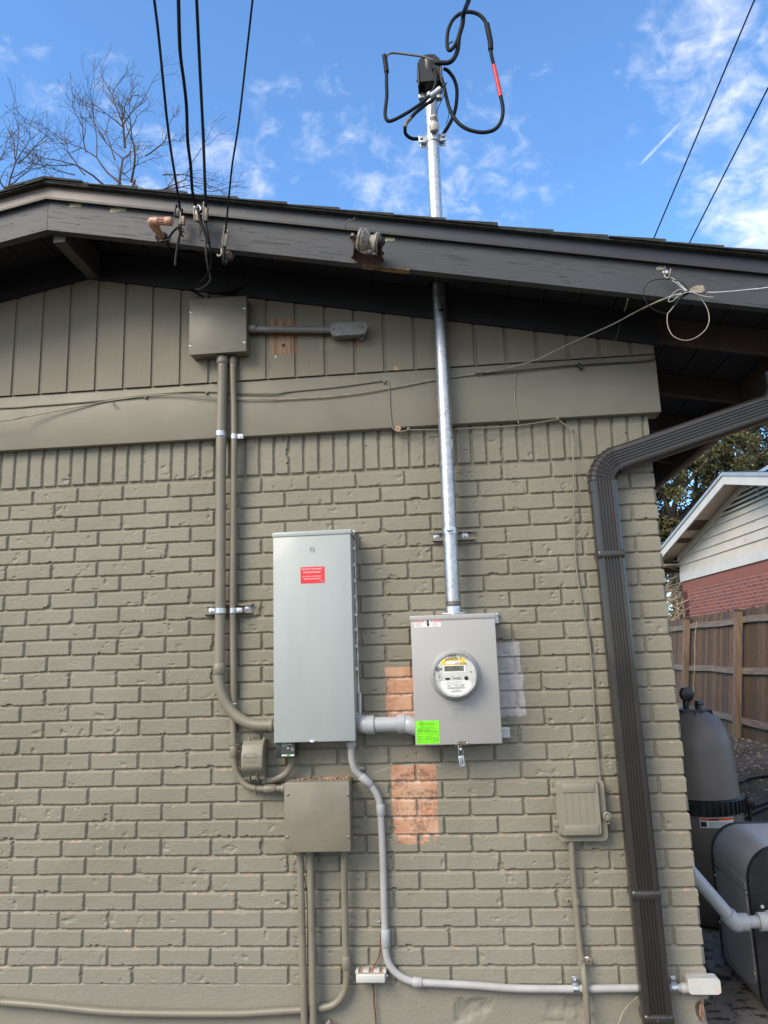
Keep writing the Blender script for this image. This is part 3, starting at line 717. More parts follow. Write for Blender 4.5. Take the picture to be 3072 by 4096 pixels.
# ------------------------------------------------------------------ meter box + meter
def meterbox():
    x0, x1, z0, z1, d = -1.0425, -.7065, -1.140, -.6395, .120
    t = thing('meter_box', 'grey metal meter socket box with green inspection sticker and danger label', 'meter box', ((x0 + x1) / 2, 0, z0))
    b = MB(); b.box(x0 + .004, x1 - .004, -d + .014, -.018, z0 + .006, z1 - .016); b.build('enclosure', M['meterbox'], t, smooth=False)
    b = MB(); b.box(x0, x1, -d, -d + .028, z0, z1 - .012, bev=.003); b.build('cover', M['meterbox'], t)
    b = MB(); b.box(x0 - .003, x1 + .003, -d - .003, -.016, z1 - .020, z1, bev=.002); b.build('rain_cap', M['meterbox'], t)
    # hub for the mast
    b = MB(); b.lathe([(.036, 0), (.036, .008), (.0345, .012), (.0345, .034), (.031, .036)], (-.869, -.083, z1), (0, 0, 1), 28); b.box(-.915, -.823, -.118, -.045, z1, z1 + .008, bev=.003); b.build('hub', M['zinc'], t)
    yy = -d
    # danger label
    a, q = W(1657.5, 2488, d), W(1763.5, 2508, d); zt, zb_ = W(1657.5, 2483, d).z, W(1660, 2507, d).z
    zt = W(1710, 2477, d).z; zl = W(1710, 2509, d).z
    b = MB(); b.prism(rrect(a.x, q.x, zl, zt, .003, yy - .0003), (0, -.0006, 0)); s_ = b.build('danger_label', M['sticker'], t); y2 = yy - .0012
    wd = q.x - a.x; h = zt - zl
    b = MB(); b.box(a.x + .0008, a.x + wd * .37, y2, y2 + .0003, zt - h * .36, zt - .001); b.build('red_heading', M['red'], s_); b = MB(); b.box(a.x + wd * .62, q.x - .0008, y2, y2 + .0003, zt - h * .36, zt - .001); b.build('red_heading', M['red'], s_)
    for xx in (a.x + wd * .035, a.x + wd * .655): b = MB(); b.add([(xx, y2 - .0002, zt - h * .33), (xx + .006, y2 - .0002, zt - h * .33), (xx + .003, y2 - .0002, zt - h * .08)], [(0, 1, 2)]); b.build('warning_triangle', M['sticker'], s_, smooth=False)
    text('DANGER', a.x + wd * .11, y2 - .0002, zt - h * .07, wd * .24, M['sticker'], s_, height=h * .25)
    text('PELIGRO', a.x + wd * .73, y2 - .0002, zt - h * .07, wd * .24, M['sticker'], s_, height=h * .25)
    text('Hazardous voltage\nWill cause severe\ninjury or death\nTurn off power first', a.x + wd * .03, y2, zt - h * .42, wd * .3, M['ink'], s_, height=h * .5)
    text('Tension peligrosa\nPuede causar la\nmuerte o lesiones\nDesconecte primero', a.x + wd * .65, y2, zt - h * .42, wd * .3, M['ink'], s_, height=h * .5)
    b = MB(); hx, hz = a.x + wd * .52, zl + h * .25
    b.lathe([(.0045, 0), (.0045, .0004)], (hx, y2, hz), (0, -1, 0), 10)
    for k, (dx, ln) in enumerate(((-.0042, .6), (-.0018, .68), (.0008, .68), (.0032, .58))): b.box(hx + dx - .0009, hx + dx + .0009, y2 - .0004, y2, hz, zl + h * (.25 + ln), 0)
    b.tube(cs([(a.x + wd * .40, y2, zt - h * .1), (a.x + wd * .45, y2, zt - h * .25), (a.x + wd * .42, y2, zt - h * .45), (a.x + wd * .47, y2, zt - h * .6)]), .0006, 5)
    b.build('shock_symbol', M['ink'], s_, smooth=False)
    # green inspection sticker
    a, q = W(1663.5, 2884, d), W(1759.5, 2974, d); wd = q.x - a.x; h = a.z - q.z
    b = MB(); b.box(a.x, q.x, yy - .0009, yy - .0003, q.z, a.z); g_ = b.build('inspection_sticker', M['green'], t, smooth=False); y2 = yy - .0013
    text('Development', a.x + wd * .35, y2, a.z - h * .09, wd * .48, M['greenink'], g_, height=h * .10)
    text('CITY OF AUSTIN', a.x + wd * .55, y2, a.z - h * .045, wd * .25, M['greenink'], g_, height=h * .022)
    text('SERVICES DEPARTMENT', a.x + wd * .46, y2, a.z - h * .19, wd * .38, M['greenink'], g_, height=h * .022)
    text('BUILDING INSPECTION - APPROVED', a.x + wd * .22, y2, a.z - h * .25, wd * .55, M['greenink'], g_, height=h * .03)
    text('ADDRESS 1903 Kenwood Dr', a.x + wd * .06, y2, a.z - h * .33, wd * .8, M['greenink'], g_, height=h * .05)
    text('PERMIT # 24 10847 1', a.x + wd * .06, y2, a.z - h * .40, wd * .55, M['greenink'], g_, height=h * .045)
    for k, (s1, s2) in enumerate((('Building', 'LY  200  101  SE  SLO  PPL'), ('Electrical', 'L8   22   C2  PVO  PPL\n      FC  R6  FG'), ('Mechanical', 'RE  RP  PPL'), ('Plumbing', 'R  LPS  375  SSS  RO  PPL  CUR'))):
        zt = a.z - h * (.47 + k * .085 + (.03 if k > 1 else 0))
        text(s1, a.x + wd * .07, y2, zt, wd * .17, M['greenink'], g_, height=h * .032)
        text(s2, a.x + wd * (.92 - (.55 if k != 2 else .52)), y2, zt, wd * (.53 if k != 2 else .25), M['greenink'], g_, height=h * (.032 if k != 1 else .06))
    text('DATE  1/29', a.x + wd * .07, y2, a.z - h * .84, wd * .26, M['greenink'], g_, height=h * .06)
    text('INSPECTOR', a.x + wd * .43, y2, a.z - h * .84, wd * .24, M['greenink'], g_, height=h * .04)
    b = MB(); lw = .0004
    for f in (.30, .375, .445): b.box(a.x + wd * .05, q.x - wd * .05, y2, y2 + .0002, a.z - h * f - lw, a.z - h * f)
    for f in (.46, .54, .66, .735, .80, .94): b.box(a.x + wd * .05, q.x - wd * .05, y2, y2 + .0002, a.z - h * f - lw, a.z - h * f + lw)
    for f in (.05, .95): b.box(a.x + wd * f - lw, a.x + wd * f + lw, y2 - .0001, y2 + .0001, a.z - h * .94, a.z - h * .46)
    b.box(a.x + wd * .40 - lw, a.x + wd * .40 + lw, y2 - .0001, y2 + .0001, a.z - h * .94, a.z - h * .80)
    b.tube(cs([(a.x + wd * .68, y2, a.z - h * .92), (a.x + wd * .78, y2, a.z - h * .83), (a.x + wd * .76, y2, a.z - h * .91), (a.x + wd * .88, y2, a.z - h * .82), (a.x + wd * .86, y2, a.z - h * .88), (a.x + wd * .94, y2, a.z - h * .84)]), .0004, 4)
    cx, cz = a.x + wd * .235, a.z - h * .13
    b.tube([(cx + .0085 * math.cos(k / 20 * 6.2832), y2, cz + .0085 * math.sin(k / 20 * 6.2832)) for k in range(21)], .0005, 4)
    b.tube(cs([(cx - .004, y2, cz + .003), (cx, y2, cz - .005), (cx + .004, y2, cz + .003)]), .0007, 4); b.tube([(cx - .003, y2, cz + .0045), (cx + .003, y2, cz + .0045)], .0007, 4)
    b.lathe([(.0016, 0), (.0016, .0002)], (cx, y2, cz - .001), (0, -1, 0), 8)
    b.build('ruled_lines', M['greenink'], g_, smooth=False)
    # embossed maker's mark
    y3 = yy - .0006; lx, rx = W(1791, 2872, d).x, W(1867, 2872, d).x; zt = W(1829, 2867, d).z; zq = W(1829, 2877, d).z
    text('MILBANK', lx, y3, zt, rx - lx, M['zinc'], t, name='embossed_name', height=zt - zq)
    text('POWER YOUR WAY', lx + .002, y3, W(1829, 2880, d).z, (rx - lx) * .96, M['zinc'], t, name='embossed_name', height=.0025)
    c = W(1829, 2847.5, d); b = MB()
    for sx in (-1, 1):
        b.tube(cs([(c.x + sx * .008, y3, c.z + .016), (c.x + sx * .0215, y3, c.z + .010), (c.x + sx * .025, y3, c.z), (c.x + sx * .0215, y3, c.z - .010), (c.x + sx * .016, y3, c.z - .014)]), .0011, 6)
        b.tube(cs([(c.x + sx * .0015, y3, c.z - .016), (c.x + sx * .0015, y3, c.z + .010), (c.x + sx * .006, y3, c.z + .015), (c.x + sx * .011, y3, c.z + .009), (c.x + sx * .0115, y3, c.z - .016)]), .0011, 6)
    b.build('embossed_mark', M['meterbox'], t)
    # latch
    c = W(1600 + 760 / 3.016, 2400 + 1725 / 3.016, d); b = MB()
    b.prism([(c.x - .022, yy - .004, c.z - .004), (c.x - .020, yy - .004, c.z + .005), (c.x - .010, yy - .004, c.z + .009), (c.x + .018, yy - .004, c.z + .005), (c.x + .024, yy - .004, c.z - .001), (c.x + .020, yy - .004, c.z - .008), (c.x + .010, yy - .004, c.z - .007)], (0, .003, 0))
    b.box(c.x - .032, c.x - .004, yy - .010, yy + .01, c.z - .010, c.z - .007); l_ = b.build('latch', M['zincold'], t, smooth=False)
    b = MB(); b.lathe([(.0045, 0), (.0045, .002), (.002, .003)], (c.x + .017, yy - .004, c.z - .001), (0, -1, 0), 12); b.build('rivet', M['zinc'], l_)
    e = c + Vector((-.013, -.004, -.019)); b = MB(); b.tube([(e.x + .006 * math.cos(k / 12 * 6.2832), e.y, e.z + .006 * math.sin(k / 12 * 6.2832)) for k in range(13)], .0016, 6); b.build('seal_loop', M['zinc'], l_)
    # seal tag
    s0 = W(1600 + 735 / 3.016, 2400 + 1880 / 3.016, d + .004)
    st = thing('seal_tag', 'small clear meter seal hanging from the latch of the meter box', 'tag', (s0.x, s0.y, s0.z - .04))
    b = MB(); b.tube(cs([(s0.x - .009, s0.y, s0.z), (s0.x - .008, s0.y, s0.z + .025), (s0.x - .004, s0.y, e.z - .004), (s0.x + .002, s0.y, s0.z + .028), (s0.x + .009, s0.y, s0.z + .018), (s0.x + .008, s0.y, s0.z - .004)]), .0008, 6); b.build('wire', M['zinc'], st)
    b = MB(); Mx = Matrix.Translation(s0) @ Matrix.Rotation(-.12, 4, 'Y')
    b.box(-.011, .011, -.003, .003, -.040, 0, bev=.002, M=Mx); b.build('tag', mat('clear_tag', (.42, .45, .52), .2, var=.2, vs=60, metal=.3), st)
    b = MB(); b.box(-.006, -.004, -.0036, -.003, -.034, -.006, M=Mx); b.box(.001, .004, -.0036, -.003, -.03, -.004, M=Mx); b.build('tag_marking', M['ink'], st, smooth=False)
meterbox()
def meter():
    c = W(1821, 2700, .125); d = .120; c = Vector((W(1821, 2700, .14).x, 0, W(1821, 2700, .14).z))
    t = thing('electric_meter', 'round glass-domed digital electric meter with handwritten numbers', 'electric meter', (c.x, -d, c.z - .09))
    ax = (0, -1, 0); o = Vector((c.x, -d, c.z))
    b = MB(); b.lathe([(.100, -.002), (.099, .006), (.094, .016), (.091, .030), (.0895, .036), (.084, .036), (.084, .0)], o, ax, 56); b.build('retaining_ring', M['meterbox'], t)
    b = MB(); b.lathe([(.0865, .030), (.0865, .046), (.083, .050), (.080, .050), (.0805, .040)], o, ax, 56, caps=False); b.build('rim', M['galv'], t)
    b = MB(); b.lathe([(.083, .030), (.083, .0445)], o, ax, 56); f_ = b.build('dial_face', M['dial'], t); 
    yF = -d - .0448
    s = .083 / 248.0                                        # crop pixels to metres; dial centre at (665, 905)
    def P(x, y, dy=0): return Vector((c.x + (x - 668) * s, yF - dy, c.z - (y - 905) * s))
    def rect(x0, y0, x1, y1, m, name, dy=.0006, parent=f_):
        b = MB(); a, q = P(x0, y0, dy), P(x1, y1, dy); b.box(a.x, q.x, a.y, a.y + dy * .8 + .0003, q.z, a.z); return b.build(name, M[m], parent, smooth=False)
    rect(524, 715, 785, 790, 'yellow', 'yellow_tape'); rect(565, 742, 735, 776, 'sticker', 'paper_strip', .0009)
    rect(537, 790, 789, 874, 'sticker', 'display_frame', .0012); l_ = rect(546, 799, 770, 860, 'lcd', 'display', .0016)
    text('05', P(548, 0).x, yF - .0019, P(0, 806).z, 36 * s, M['ink'], f_, height=42 * s); text('33583', P(628, 0).x, yF - .0019, P(0, 804).z, 92 * s, M['ink'], f_, height=46 * s); text('kWh', P(724, 0).x, yF - .0019, P(0, 830).z, 24 * s, M['ink'], f_, height=10 * s)
    text('1903', P(602, 0).x, yF - .0012, P(0, 674).z, 88 * s, M['ink'], f_, name='handwriting', height=30 * s, rotz=.03)
    text('30989L7', P(560, 0).x, yF - .0014, P(0, 706).z, 190 * s, M['ink'], f_, name='handwriting', height=36 * s, rotz=.02)
    text('37658', P(672, 0).x, yF - .0014, P(0, 758).z, 132 * s, M['ink'], f_, name='handwriting', height=30 * s, rotz=-.04)
    b = MB(); out = [P(497, 968, .0006), P(845, 962, .0006), P(845, 1040, .0006), P(805, 1085, .0006), P(740, 1122, .0006), P(668, 1132, .0006), P(590, 1118, .0006), P(530, 1075, .0006), P(498, 1030, .0006)]
    b.prism(out, (0, .0004, 0)); b.build('nameplate', M['sticker'], f_, smooth=False)
    text('Type FOCUS  AXRe-SD', P(565, 0).x, yF - .0010, P(0, 976).z, 178 * s, M['ink'], f_, height=15 * s)
    text('FORM 2S CL200 240V 3W 60Hz TA=30 Kh 7.2', P(556, 0).x, yF - .0010, P(0, 1000).z, 222 * s, M['ink'], f_, height=10 * s)
    text('AE    7371988', P(572, 0).x, yF - .0010, P(0, 1016).z, 192 * s, M['ink'], f_, height=20 * s)
    b = MB(); x = 570
    while x < 770: wdt = rng.choice((2, 3, 5)); a, q = P(x, 1042, .0009), P(x + wdt, 1057, .0009); b.box(a.x, q.x, a.y, a.y + .0003, q.z, a.z); x += wdt + rng.choice((2, 3, 4))
    x = 608
    while x < 735: wdt = rng.choice((2, 3, 5)); a, q = P(x, 1080, .0009), P(x + wdt, 1091, .0009); b.box(a.x, q.x, a.y, a.y + .0003, q.z, a.z); x += wdt + rng.choice((2, 3, 4))
    b.build('barcode', M['ink'], f_, smooth=False)
    text('173 398 533', P(628, 0).x, yF - .0010, P(0, 1066).z, 80 * s, M['ink'], f_, height=9 * s)
    b = MB()
    for (q, r) in ((P(468, 832, .001), 26 * s), ): b.lathe([(r, 0), (r, .001)], q, ax, 18)
    a, q = P(496, 818, .001), P(520, 842, .001); b.box(a.x, q.x, a.y, a.y + .001, q.z, a.z); b.build('optical_port', mat('port_grey', (.12, .13, .13), .4, bd=0), f_)
    b = MB(); a, q = P(553, 932, .001), P(603, 956, .001); b.box(a.x, q.x, a.y, a.y + .001, q.z, a.z, bev=.0008); b.lathe([(26 * s, 0), (24 * s, .003)], P(793, 942, .001), ax, 6)
    a, q = P(420, 918, .001), P(432, 934, .001); b.box(a.x, q.x, a.y, a.y + .001, q.z, a.z); a, q = P(843, 864, .001), P(855, 882, .001); b.box(a.x, q.x, a.y, a.y + .001, q.z, a.z)
    b.build('button', M['black'], f_)
    b = MB(); b.tube([P(484, 882, .0006), P(484, 930, .0006)], .0006, 4); b.tube([P(502, 882, .0006), P(502, 930, .0006)], .0006, 4)
    b.tube([P(493 + 17 * math.cos(k / 10 * 6.28), 946 + 17 * math.sin(k / 10 * 6.28), .0006) for k in range(11)], .0006, 4)
    b.tube([P(642, 905, .0006), P(640, 938, .0006), P(700, 934, .0006)], .0006, 4); b.tube([P(652, 945, .0006), P(700, 947, .0006)], .0006, 4)
    b.tube([P(716 + 15 * math.cos(k / 10 * 6.28), 939 + 15 * math.sin(k / 10 * 6.28), .0006) for k in range(11)], .0006, 4); b.build('arrow_marks', M['ink'], f_, smooth=False)
    b = MB()
    for i in range(6):
        for x in (436, 862):
            if x == 436 and i in (5,) : continue
            a, q = P(x, 870 + i * 30 - (60 if x > 800 else 0), .0009), P(x + 40, 892 + i * 30 - (60 if x > 800 else 0), .0009); b.box(a.x, q.x, a.y, a.y + .001, q.z, a.z, bev=.0004)
    b.build('vent_ribs', M['dial'], f_)
    b = MB(); q = P(680, 1152, .002); b.lathe([(.005, 0), (.005, .001), (.003, .003)], q, ax, 10); b.build('screw', M['zinc'], f_)
    # glass dome
    gl, gn, gp, GP = newmat('meter_glass'); pset(gp, .03); gp.inputs['Transmission Weight'].default_value = 1; gp.inputs['IOR'].default_value = 1.05; gp.inputs['Base Color'].default_value = (.97, .98, .97, 1); gp.inputs['Coat Weight'].default_value = .6
    b = MB(); b.lathe([(.0815, .046), (.0812, .062), (.078, .070), (.070, .074), (.045, .0765), (.0005, .0775)], o, ax, 48, caps=False); b.build('glass_cover', gl, t)
meter()
strut('strut_bracket', 'bare zinc strut channel poking out behind the right side of the meter box, low', W(1700, 2932).x, W(2041, 2932, .02).x, W(2020, 2930, .02).z, m='zinc', tall=.041)
strut('strut_bracket', 'zinc strut channel end peeking out behind the top right corner of the meter box', W(1700, 2470).x, W(1994, 2470, .02).x, W(1985, 2472, .02).z, m='zinc')
_z = W(1812, 2141, .02).z
strut('strut_bracket', 'short rusty strut channel behind the galvanized mast above the meter box', W(1729, 2141, .02).x, W(1899, 2141, .02).x, _z, bolts=(W(1745, 2141, .02).x, W(1860, 2141, .02).x))

# ------------------------------------------------------------------ service mast
def mast():
    X, Y, r = -.862, -.083, .0302
    top = k2(745, 800, .083).z
    t = thing('service_mast', 'galvanized steel service mast rising from the meter box through the eave', 'service mast', (X, Y, -.60))
    Xa, Xb = -.869, -.853
    def xx(z): return Xa + (Xb - Xa) * (z + .6) / 2.6
    b = MB(); b.tube([(xx(z), Y, z) for z in (-.60, 0, .8, 1.4, top)], r, 28); b.build('pipe', M['galv'], t)
    b = MB(); z0 = W(1812, 2428, .083).z; z1 = W(1810, 2406, .083).z
    for i in range(10): b.lathe([(.0295, 0), (.0312, .0015), (.0295, .003)], (xx(z0), Y, z0 + (z1 - z0) * i / 10), (0, 0, 1), 24)
    b.build('thread', M['zincold'], t)
    # strap with ears
    b = MB(); b.lathe([(r + .001, -.013), (r + .003, -.013), (r + .003, .013), (r + .001, .013)], (xx(_z), Y, _z + .006), (0, 0, 1), 28); b.box(xx(_z) - .014, xx(_z) + .014, Y - r - .012, Y - r, _z + .002, _z + .010, bev=.002)
    b.box(xx(_z) - .02, xx(_z) + .02, Y, -.02, _z - .012, _z + .012); b.build('strap', M['zinc'], t)
    # scuffs and printed label
    a = kI(0, 0); q = k5(1355, 1465, .1); b = MB()
    for k in range(8):
        a_ = R_(-90 + 32 + k * 4); 
    def on(zc, a0, a1, h, name, m):
        b = MB(); n = 6; vs = []
        for k in range(n + 1):
            a_ = R_(a0 + (a1 - a0) * k / n); vs += [(xx(zc) + (r + .0005) * math.cos(a_), Y + (r + .0005) * math.sin(a_), zc - h / 2), (xx(zc) + (r + .0005) * math.cos(a_), Y + (r + .0005) * math.sin(a_), zc + h / 2)]
        b.add(vs, [(2 * i, 2 * i + 1, 2 * i + 3, 2 * i + 2) for i in range(n)]); return b.build(name, M[m], t, smooth=False)
    on(k5(1350, 1468, .1).z, -48, -30, .034, 'price_label', 'sticker'); on(k5(1350, 1475, .1).z, -44, -34, .018, 'label_code', 'ink'); on(k5(1347, 1415, .1).z, -46, -38, .022, 'print_mark', 'sticker')
    on(k5(1297, 672, .1).z, -100, -60, .012, 'tape_mark', 'ink')
    # weatherhead hood
    c = k2(742, 660, .09); hz0 = k2(742, 760, .083).z; hz1 = k2(742, 462, .12).z; R0 = .052; cx = xx(1.9)
    out = []
    n = 18
    b = MB(); segs = 20
    prof = [(.036, hz0 - .02), (.050, hz0), (.056, hz0 + .03), (.060, hz1 - .075), (.059, hz1 - .045), (.052, hz1 - .022), (.037, hz1 - .006), (.012, hz1 + .001)]
    # hood leans forward: axis shifts towards -Y going up
    vs = []
    for r_, z_ in prof:
        f = (z_ - hz0) / (hz1 - hz0); yo = Y - .018 * f
        for k in range(24):
            a_ = 2 * math.pi * k / 24; vs.append((cx + r_ * math.cos(a_), yo + r_ * 1.15 * math.sin(a_), z_))
    fs = [(i * 24 + k, i * 24 + (k + 1) % 24, (i + 1) * 24 + (k + 1) % 24, (i + 1) * 24 + k) for i in range(len(prof) - 1) for k in range(24)] + [tuple(range(24))[::-1], tuple((len(prof) - 1) * 24 + k for k in range(24))]
    b.add(vs, fs); wh = b.build('weatherhead', M['black'], t)
    b = MB(); zc = (hz0 + hz1) / 2
    b.prism([(cx - .050, -.150, hz0 + .005), (cx + .050, -.150, hz0 + .005), (cx + .052, -.158, zc), (cx + .048, -.160, hz1 - .05), (cx + .025, -.158, hz1 - .022), (cx - .025, -.158, hz1 - .022), (cx - .048, -.160, hz1 - .05), (cx - .052, -.158, zc)], (0, .02, 0)); b.build('wire_cover', M['black'], wh)
    b = MB()
    for s_ in (-1, 1): b.box(cx + s_ * .048, cx + s_ * .056, -.16, -.08, hz0 - .02, zc + .02, bev=.003); b.lathe([(.006, 0), (.006, .012)], (cx + s_ * .050, -.12, hz0 + .035), (s_, 0, 0), 8)
    b.build('side_clamp', M['black'], wh)
    zc = k2(695, 780, .1).z; b = MB(); b.lathe([(r + .001, -.018), (r + .006, -.018), (r + .004, 0), (r + .009, .018), (r + .004, .02)], (xx(zc), Y, zc), (.08, 0, 1), 24); b.box(xx(zc) - .055, xx(zc) - .03, Y - .02, Y + .01, zc - .015, zc + .015, bev=.003); b.box(xx(zc) + .03, xx(zc) + .052, Y - .02, Y + .01, zc - .022, zc + .008, bev=.003); b.build('collar', M['galv'], t)
    # insulator clamp
    zc = k2(710, 1135, .1).z; x = xx(zc); b = MB(); b.lathe([(r + .001, -.020), (r + .004, -.020), (r + .004, .020), (r + .001, .020)], (x, Y, zc), (0, 0, 1), 28)
    for s_ in (-1, 1):
        b.box(x + s_ * (r + .002), x + s_ * (r + .034), Y - .014, Y - .008, zc - .020, zc + .018, bev=.004); b.box(x + s_ * (r + .002), x + s_ * (r + .030), Y + .008, Y + .014, zc - .030, zc + .010, bev=.004)
    ic = b.build('insulator_clamp', M['zinc'], t)
    b = MB()
    for s_ in (-1, 1): b.lathe([(.0095, 0), (.0085, .005), (.004, .008)], (x + s_ * (r + .020), Y - .014, zc + .002), (0, -1, 0), 12); b.tube([(x + s_ * (r + .020), Y - .012, zc + .002), (x + s_ * (r + .020), Y + .03, zc + .002)], .004, 8)
    b.build('bolt', M['galv'], ic)
    b = MB(); ax = Vector((.0, -.85, .53)).normalized(); o = Vector((x + .010, Y - r - .004, zc + .010))
    b.lathe([(.014, 0), (.022, .006), (.024, .03), (.020, .036), (.014, .042), (.0135, .052), (.019, .058), (.0195, .068), (.016, .072), (.004, .073)], o, Vector((0, -.35, .94)), 24); b.build('insulator', M['porcelain_clean'], ic)
    b = MB(); b.lathe([(.007, 0), (.006, .004)], o + Vector((.002, -.026, .02)), (0, -1, .1), 12); b.build('insulator_bolt', M['galv'], ic)
mast()
# ------------------------------------------------------------------ service drop cables at the weatherhead
D0 = .16
def cable(name, label, cat, segs, group=None, loc=None, solo_m=None):
    """segs: list of (part name, points, radius, material)"""
    allp = [p for s in segs for p in s[1]]
    base = min(allp, key=lambda p: p[2]) if loc is None else loc
    t = thing(name, label, cat, base, group)
    for nm, pts, r, m in segs:
        b = MB(); P = cs(pts, 6) if len(pts) > 2 else pts
        b.tube(P, r if not isinstance(r, tuple) else [r[0] + (r[1] - r[0]) * i / (len(P) - 1) for i in range(len(P))], 10); b.build(nm, M[m], t)
    return t
def q2(l, d=D0, dd=None):
    return [k2(x, y, (d if dd is None else d + (dd - d) * i / (len(l) - 1))) for i, (x, y) in enumerate(l)]
up = k2(985, -5, .30)
far = FAR(1890, -900, 9)
cable('service_drop', 'thick black twisted service cable coming down from above to the mast head', 'cable', [
    ('bundle', [k2(1500, -3500, 2.4), k2(1130, -900, 1.3), k2(1020, -200, .55), k2(990, -20, .38), k2(962, 60, .27), k2(940, 125, .22), k2(933, 200, .2), k2(905, 300, .19), k2(897, 380, .18), k2(885, 440, .17), k2(850, 500, .17), k2(800, 522, .165), k2(730, 520, .16), k2(690, 530, .15)], .0105, 'cable'),
    ('loop', q2([(940, 130), (928, 230), (900, 310), (870, 375), (848, 405), (825, 418), (808, 395), (805, 330), (815, 250), (850, 170), (905, 120), (970, 100), (1030, 105), (1080, 130), (1120, 175), (1135, 225), (1148, 270)], .19, .17), .0085, 'cable'),
    ('splice', q2([(1135, 200), (1150, 270), (1165, 350), (1167, 412)], .17), .0125, 'cable'),
    ('wire_tail', q2([(808, 395), (825, 360), (852, 345)], .19), .003, 'cable'),
], loc=(0, -.2, 1.9))
cable('mast_conductor', 'black conductor with a red tape band looping right of the mast head', 'cable', [
    ('lead', q2([(1165, 412), (1178, 480), (1192, 540)], .17), .0082, 'cable'),
    ('red_band', q2([(1192, 540), (1222, 670), (1250, 800)], .17), .0095, 'redtape'),
    ('drip_loop', q2([(1250, 800), (1265, 870), (1268, 940), (1250, 1015), (1205, 1070), (1140, 1095), (1060, 1095), (960, 1065), (880, 1000), (825, 900), (798, 800), (775, 700), (740, 620)], .17, .15), .0085, 'cable')])
cable('mast_conductor', 'black conductor in a square loop left of the mast head', 'cable', [
    ('grey_lead', q2([(690, 500), (600, 470), (500, 455), (400, 442), (340, 440), (308, 462), (298, 490)], .16), .0052, 'cablegrey'),
    ('splice', q2([(285, 460), (294, 520), (304, 600)], .16), .0118, 'cable'),
    ('drip_loop', q2([(302, 600), (303, 700), (305, 800), (294, 900), (292, 960), (310, 1000), (350, 1000), (450, 950), (560, 880), (640, 815), (695, 740), (715, 660), (708, 590), (688, 565)], .16), .0082, 'cable')])
cable('mast_conductor', 'short neutral conductor with a pale tape band curling behind the mast clamp', 'cable', [
    ('upper_lead', q2([(700, 800), (680, 835), (620, 875), (545, 935), (505, 978)], .15), .0082, 'cable'),
    ('pale_band', q2([(505, 978), (468, 1020), (456, 1055)], .15), .0088, 'cablegrey'),
    ('lower_loop', q2([(456, 1055), (462, 1110), (510, 1148), (585, 1152), (680, 1150), (770, 1120)], .14, .03), .0080, 'cable'),
    ('rising_lead', q2([(770, 1120), (830, 1020), (868, 930), (885, 830), (885, 730), (860, 650), (815, 590), (780, 570)], .03, .13), .0085, 'cable')])
cable('tie_wire', 'thin wires tying the cable connector down to the white spool on the mast', 'wire', [
    ('wire', q2([(800, 750), (760, 830), (722, 920), (712, 980), (728, 1008)], .16), .0018, 'cable'),
    ('wire', q2([(805, 770), (815, 850), (820, 930), (812, 990), (795, 1028)], .15), .0018, 'cable'),
    ('connector', q2([(665, 800), (700, 775), (748, 735)], .18), .013, 'galv'),
    ('strand', q2([(745, 738), (775, 715), (800, 690)], .18), .0035, 'cable'),
    ('strand', q2([(750, 745), (780, 705), (805, 685)], .175), .0022, 'cablegrey')])

# ------------------------------------------------------------------ upper junction box
def jbox_up():
    x0, x1, z0, z1, d = -1.978, -1.718, .5425, .806, .116
    t = thing('junction_box', 'square taupe painted junction box high up under the eave', 'junction box', ((x0 + x1) / 2, -.03, z0))
    b = MB(); b.box(x0 + .003, x1 - .003, -d + .004, -.034, z0 + .003, z1 - .003, bev=.002); b.build('enclosure', M['pipe_paint'], t)
    b = MB(); b.box(x0, x1, -d, -d + .005, z0, z1, bev=.0015); cv = b.build('cover', M['pipe_paint'], t)
    for p in ((1150, 518), (1147, 718), (1473, 495), (1474, 698)):
        q = k4(*p, d); b = MB(); b.lathe([(.0048, 0), (.0048, .0016), (.003, .003)], q, (0, -1, 0), 12); b.build('screw', M['zincold'], cv)
        b = MB(); b.lathe([(.0055, 0), (.0055, .0006)], q + Vector((0, 0, -.006)), (0, -1, 0), 10); b.build('bare_slot', M['sticker'], cv)
    b = MB()
    for p in ((1232, 818), (1275, 808), (1460, 805)):
        xq = k4(p[0], p[1], .07).x; b.tube([(xq + .013 * math.cos(k / 16 * 6.2832), -.07 + .013 * math.sin(k / 16 * 6.2832), z0 + .0022) for k in range(17)], .0012, 5)
    b.build('knockout', M['pipe_paint'], t)
jbox_up()
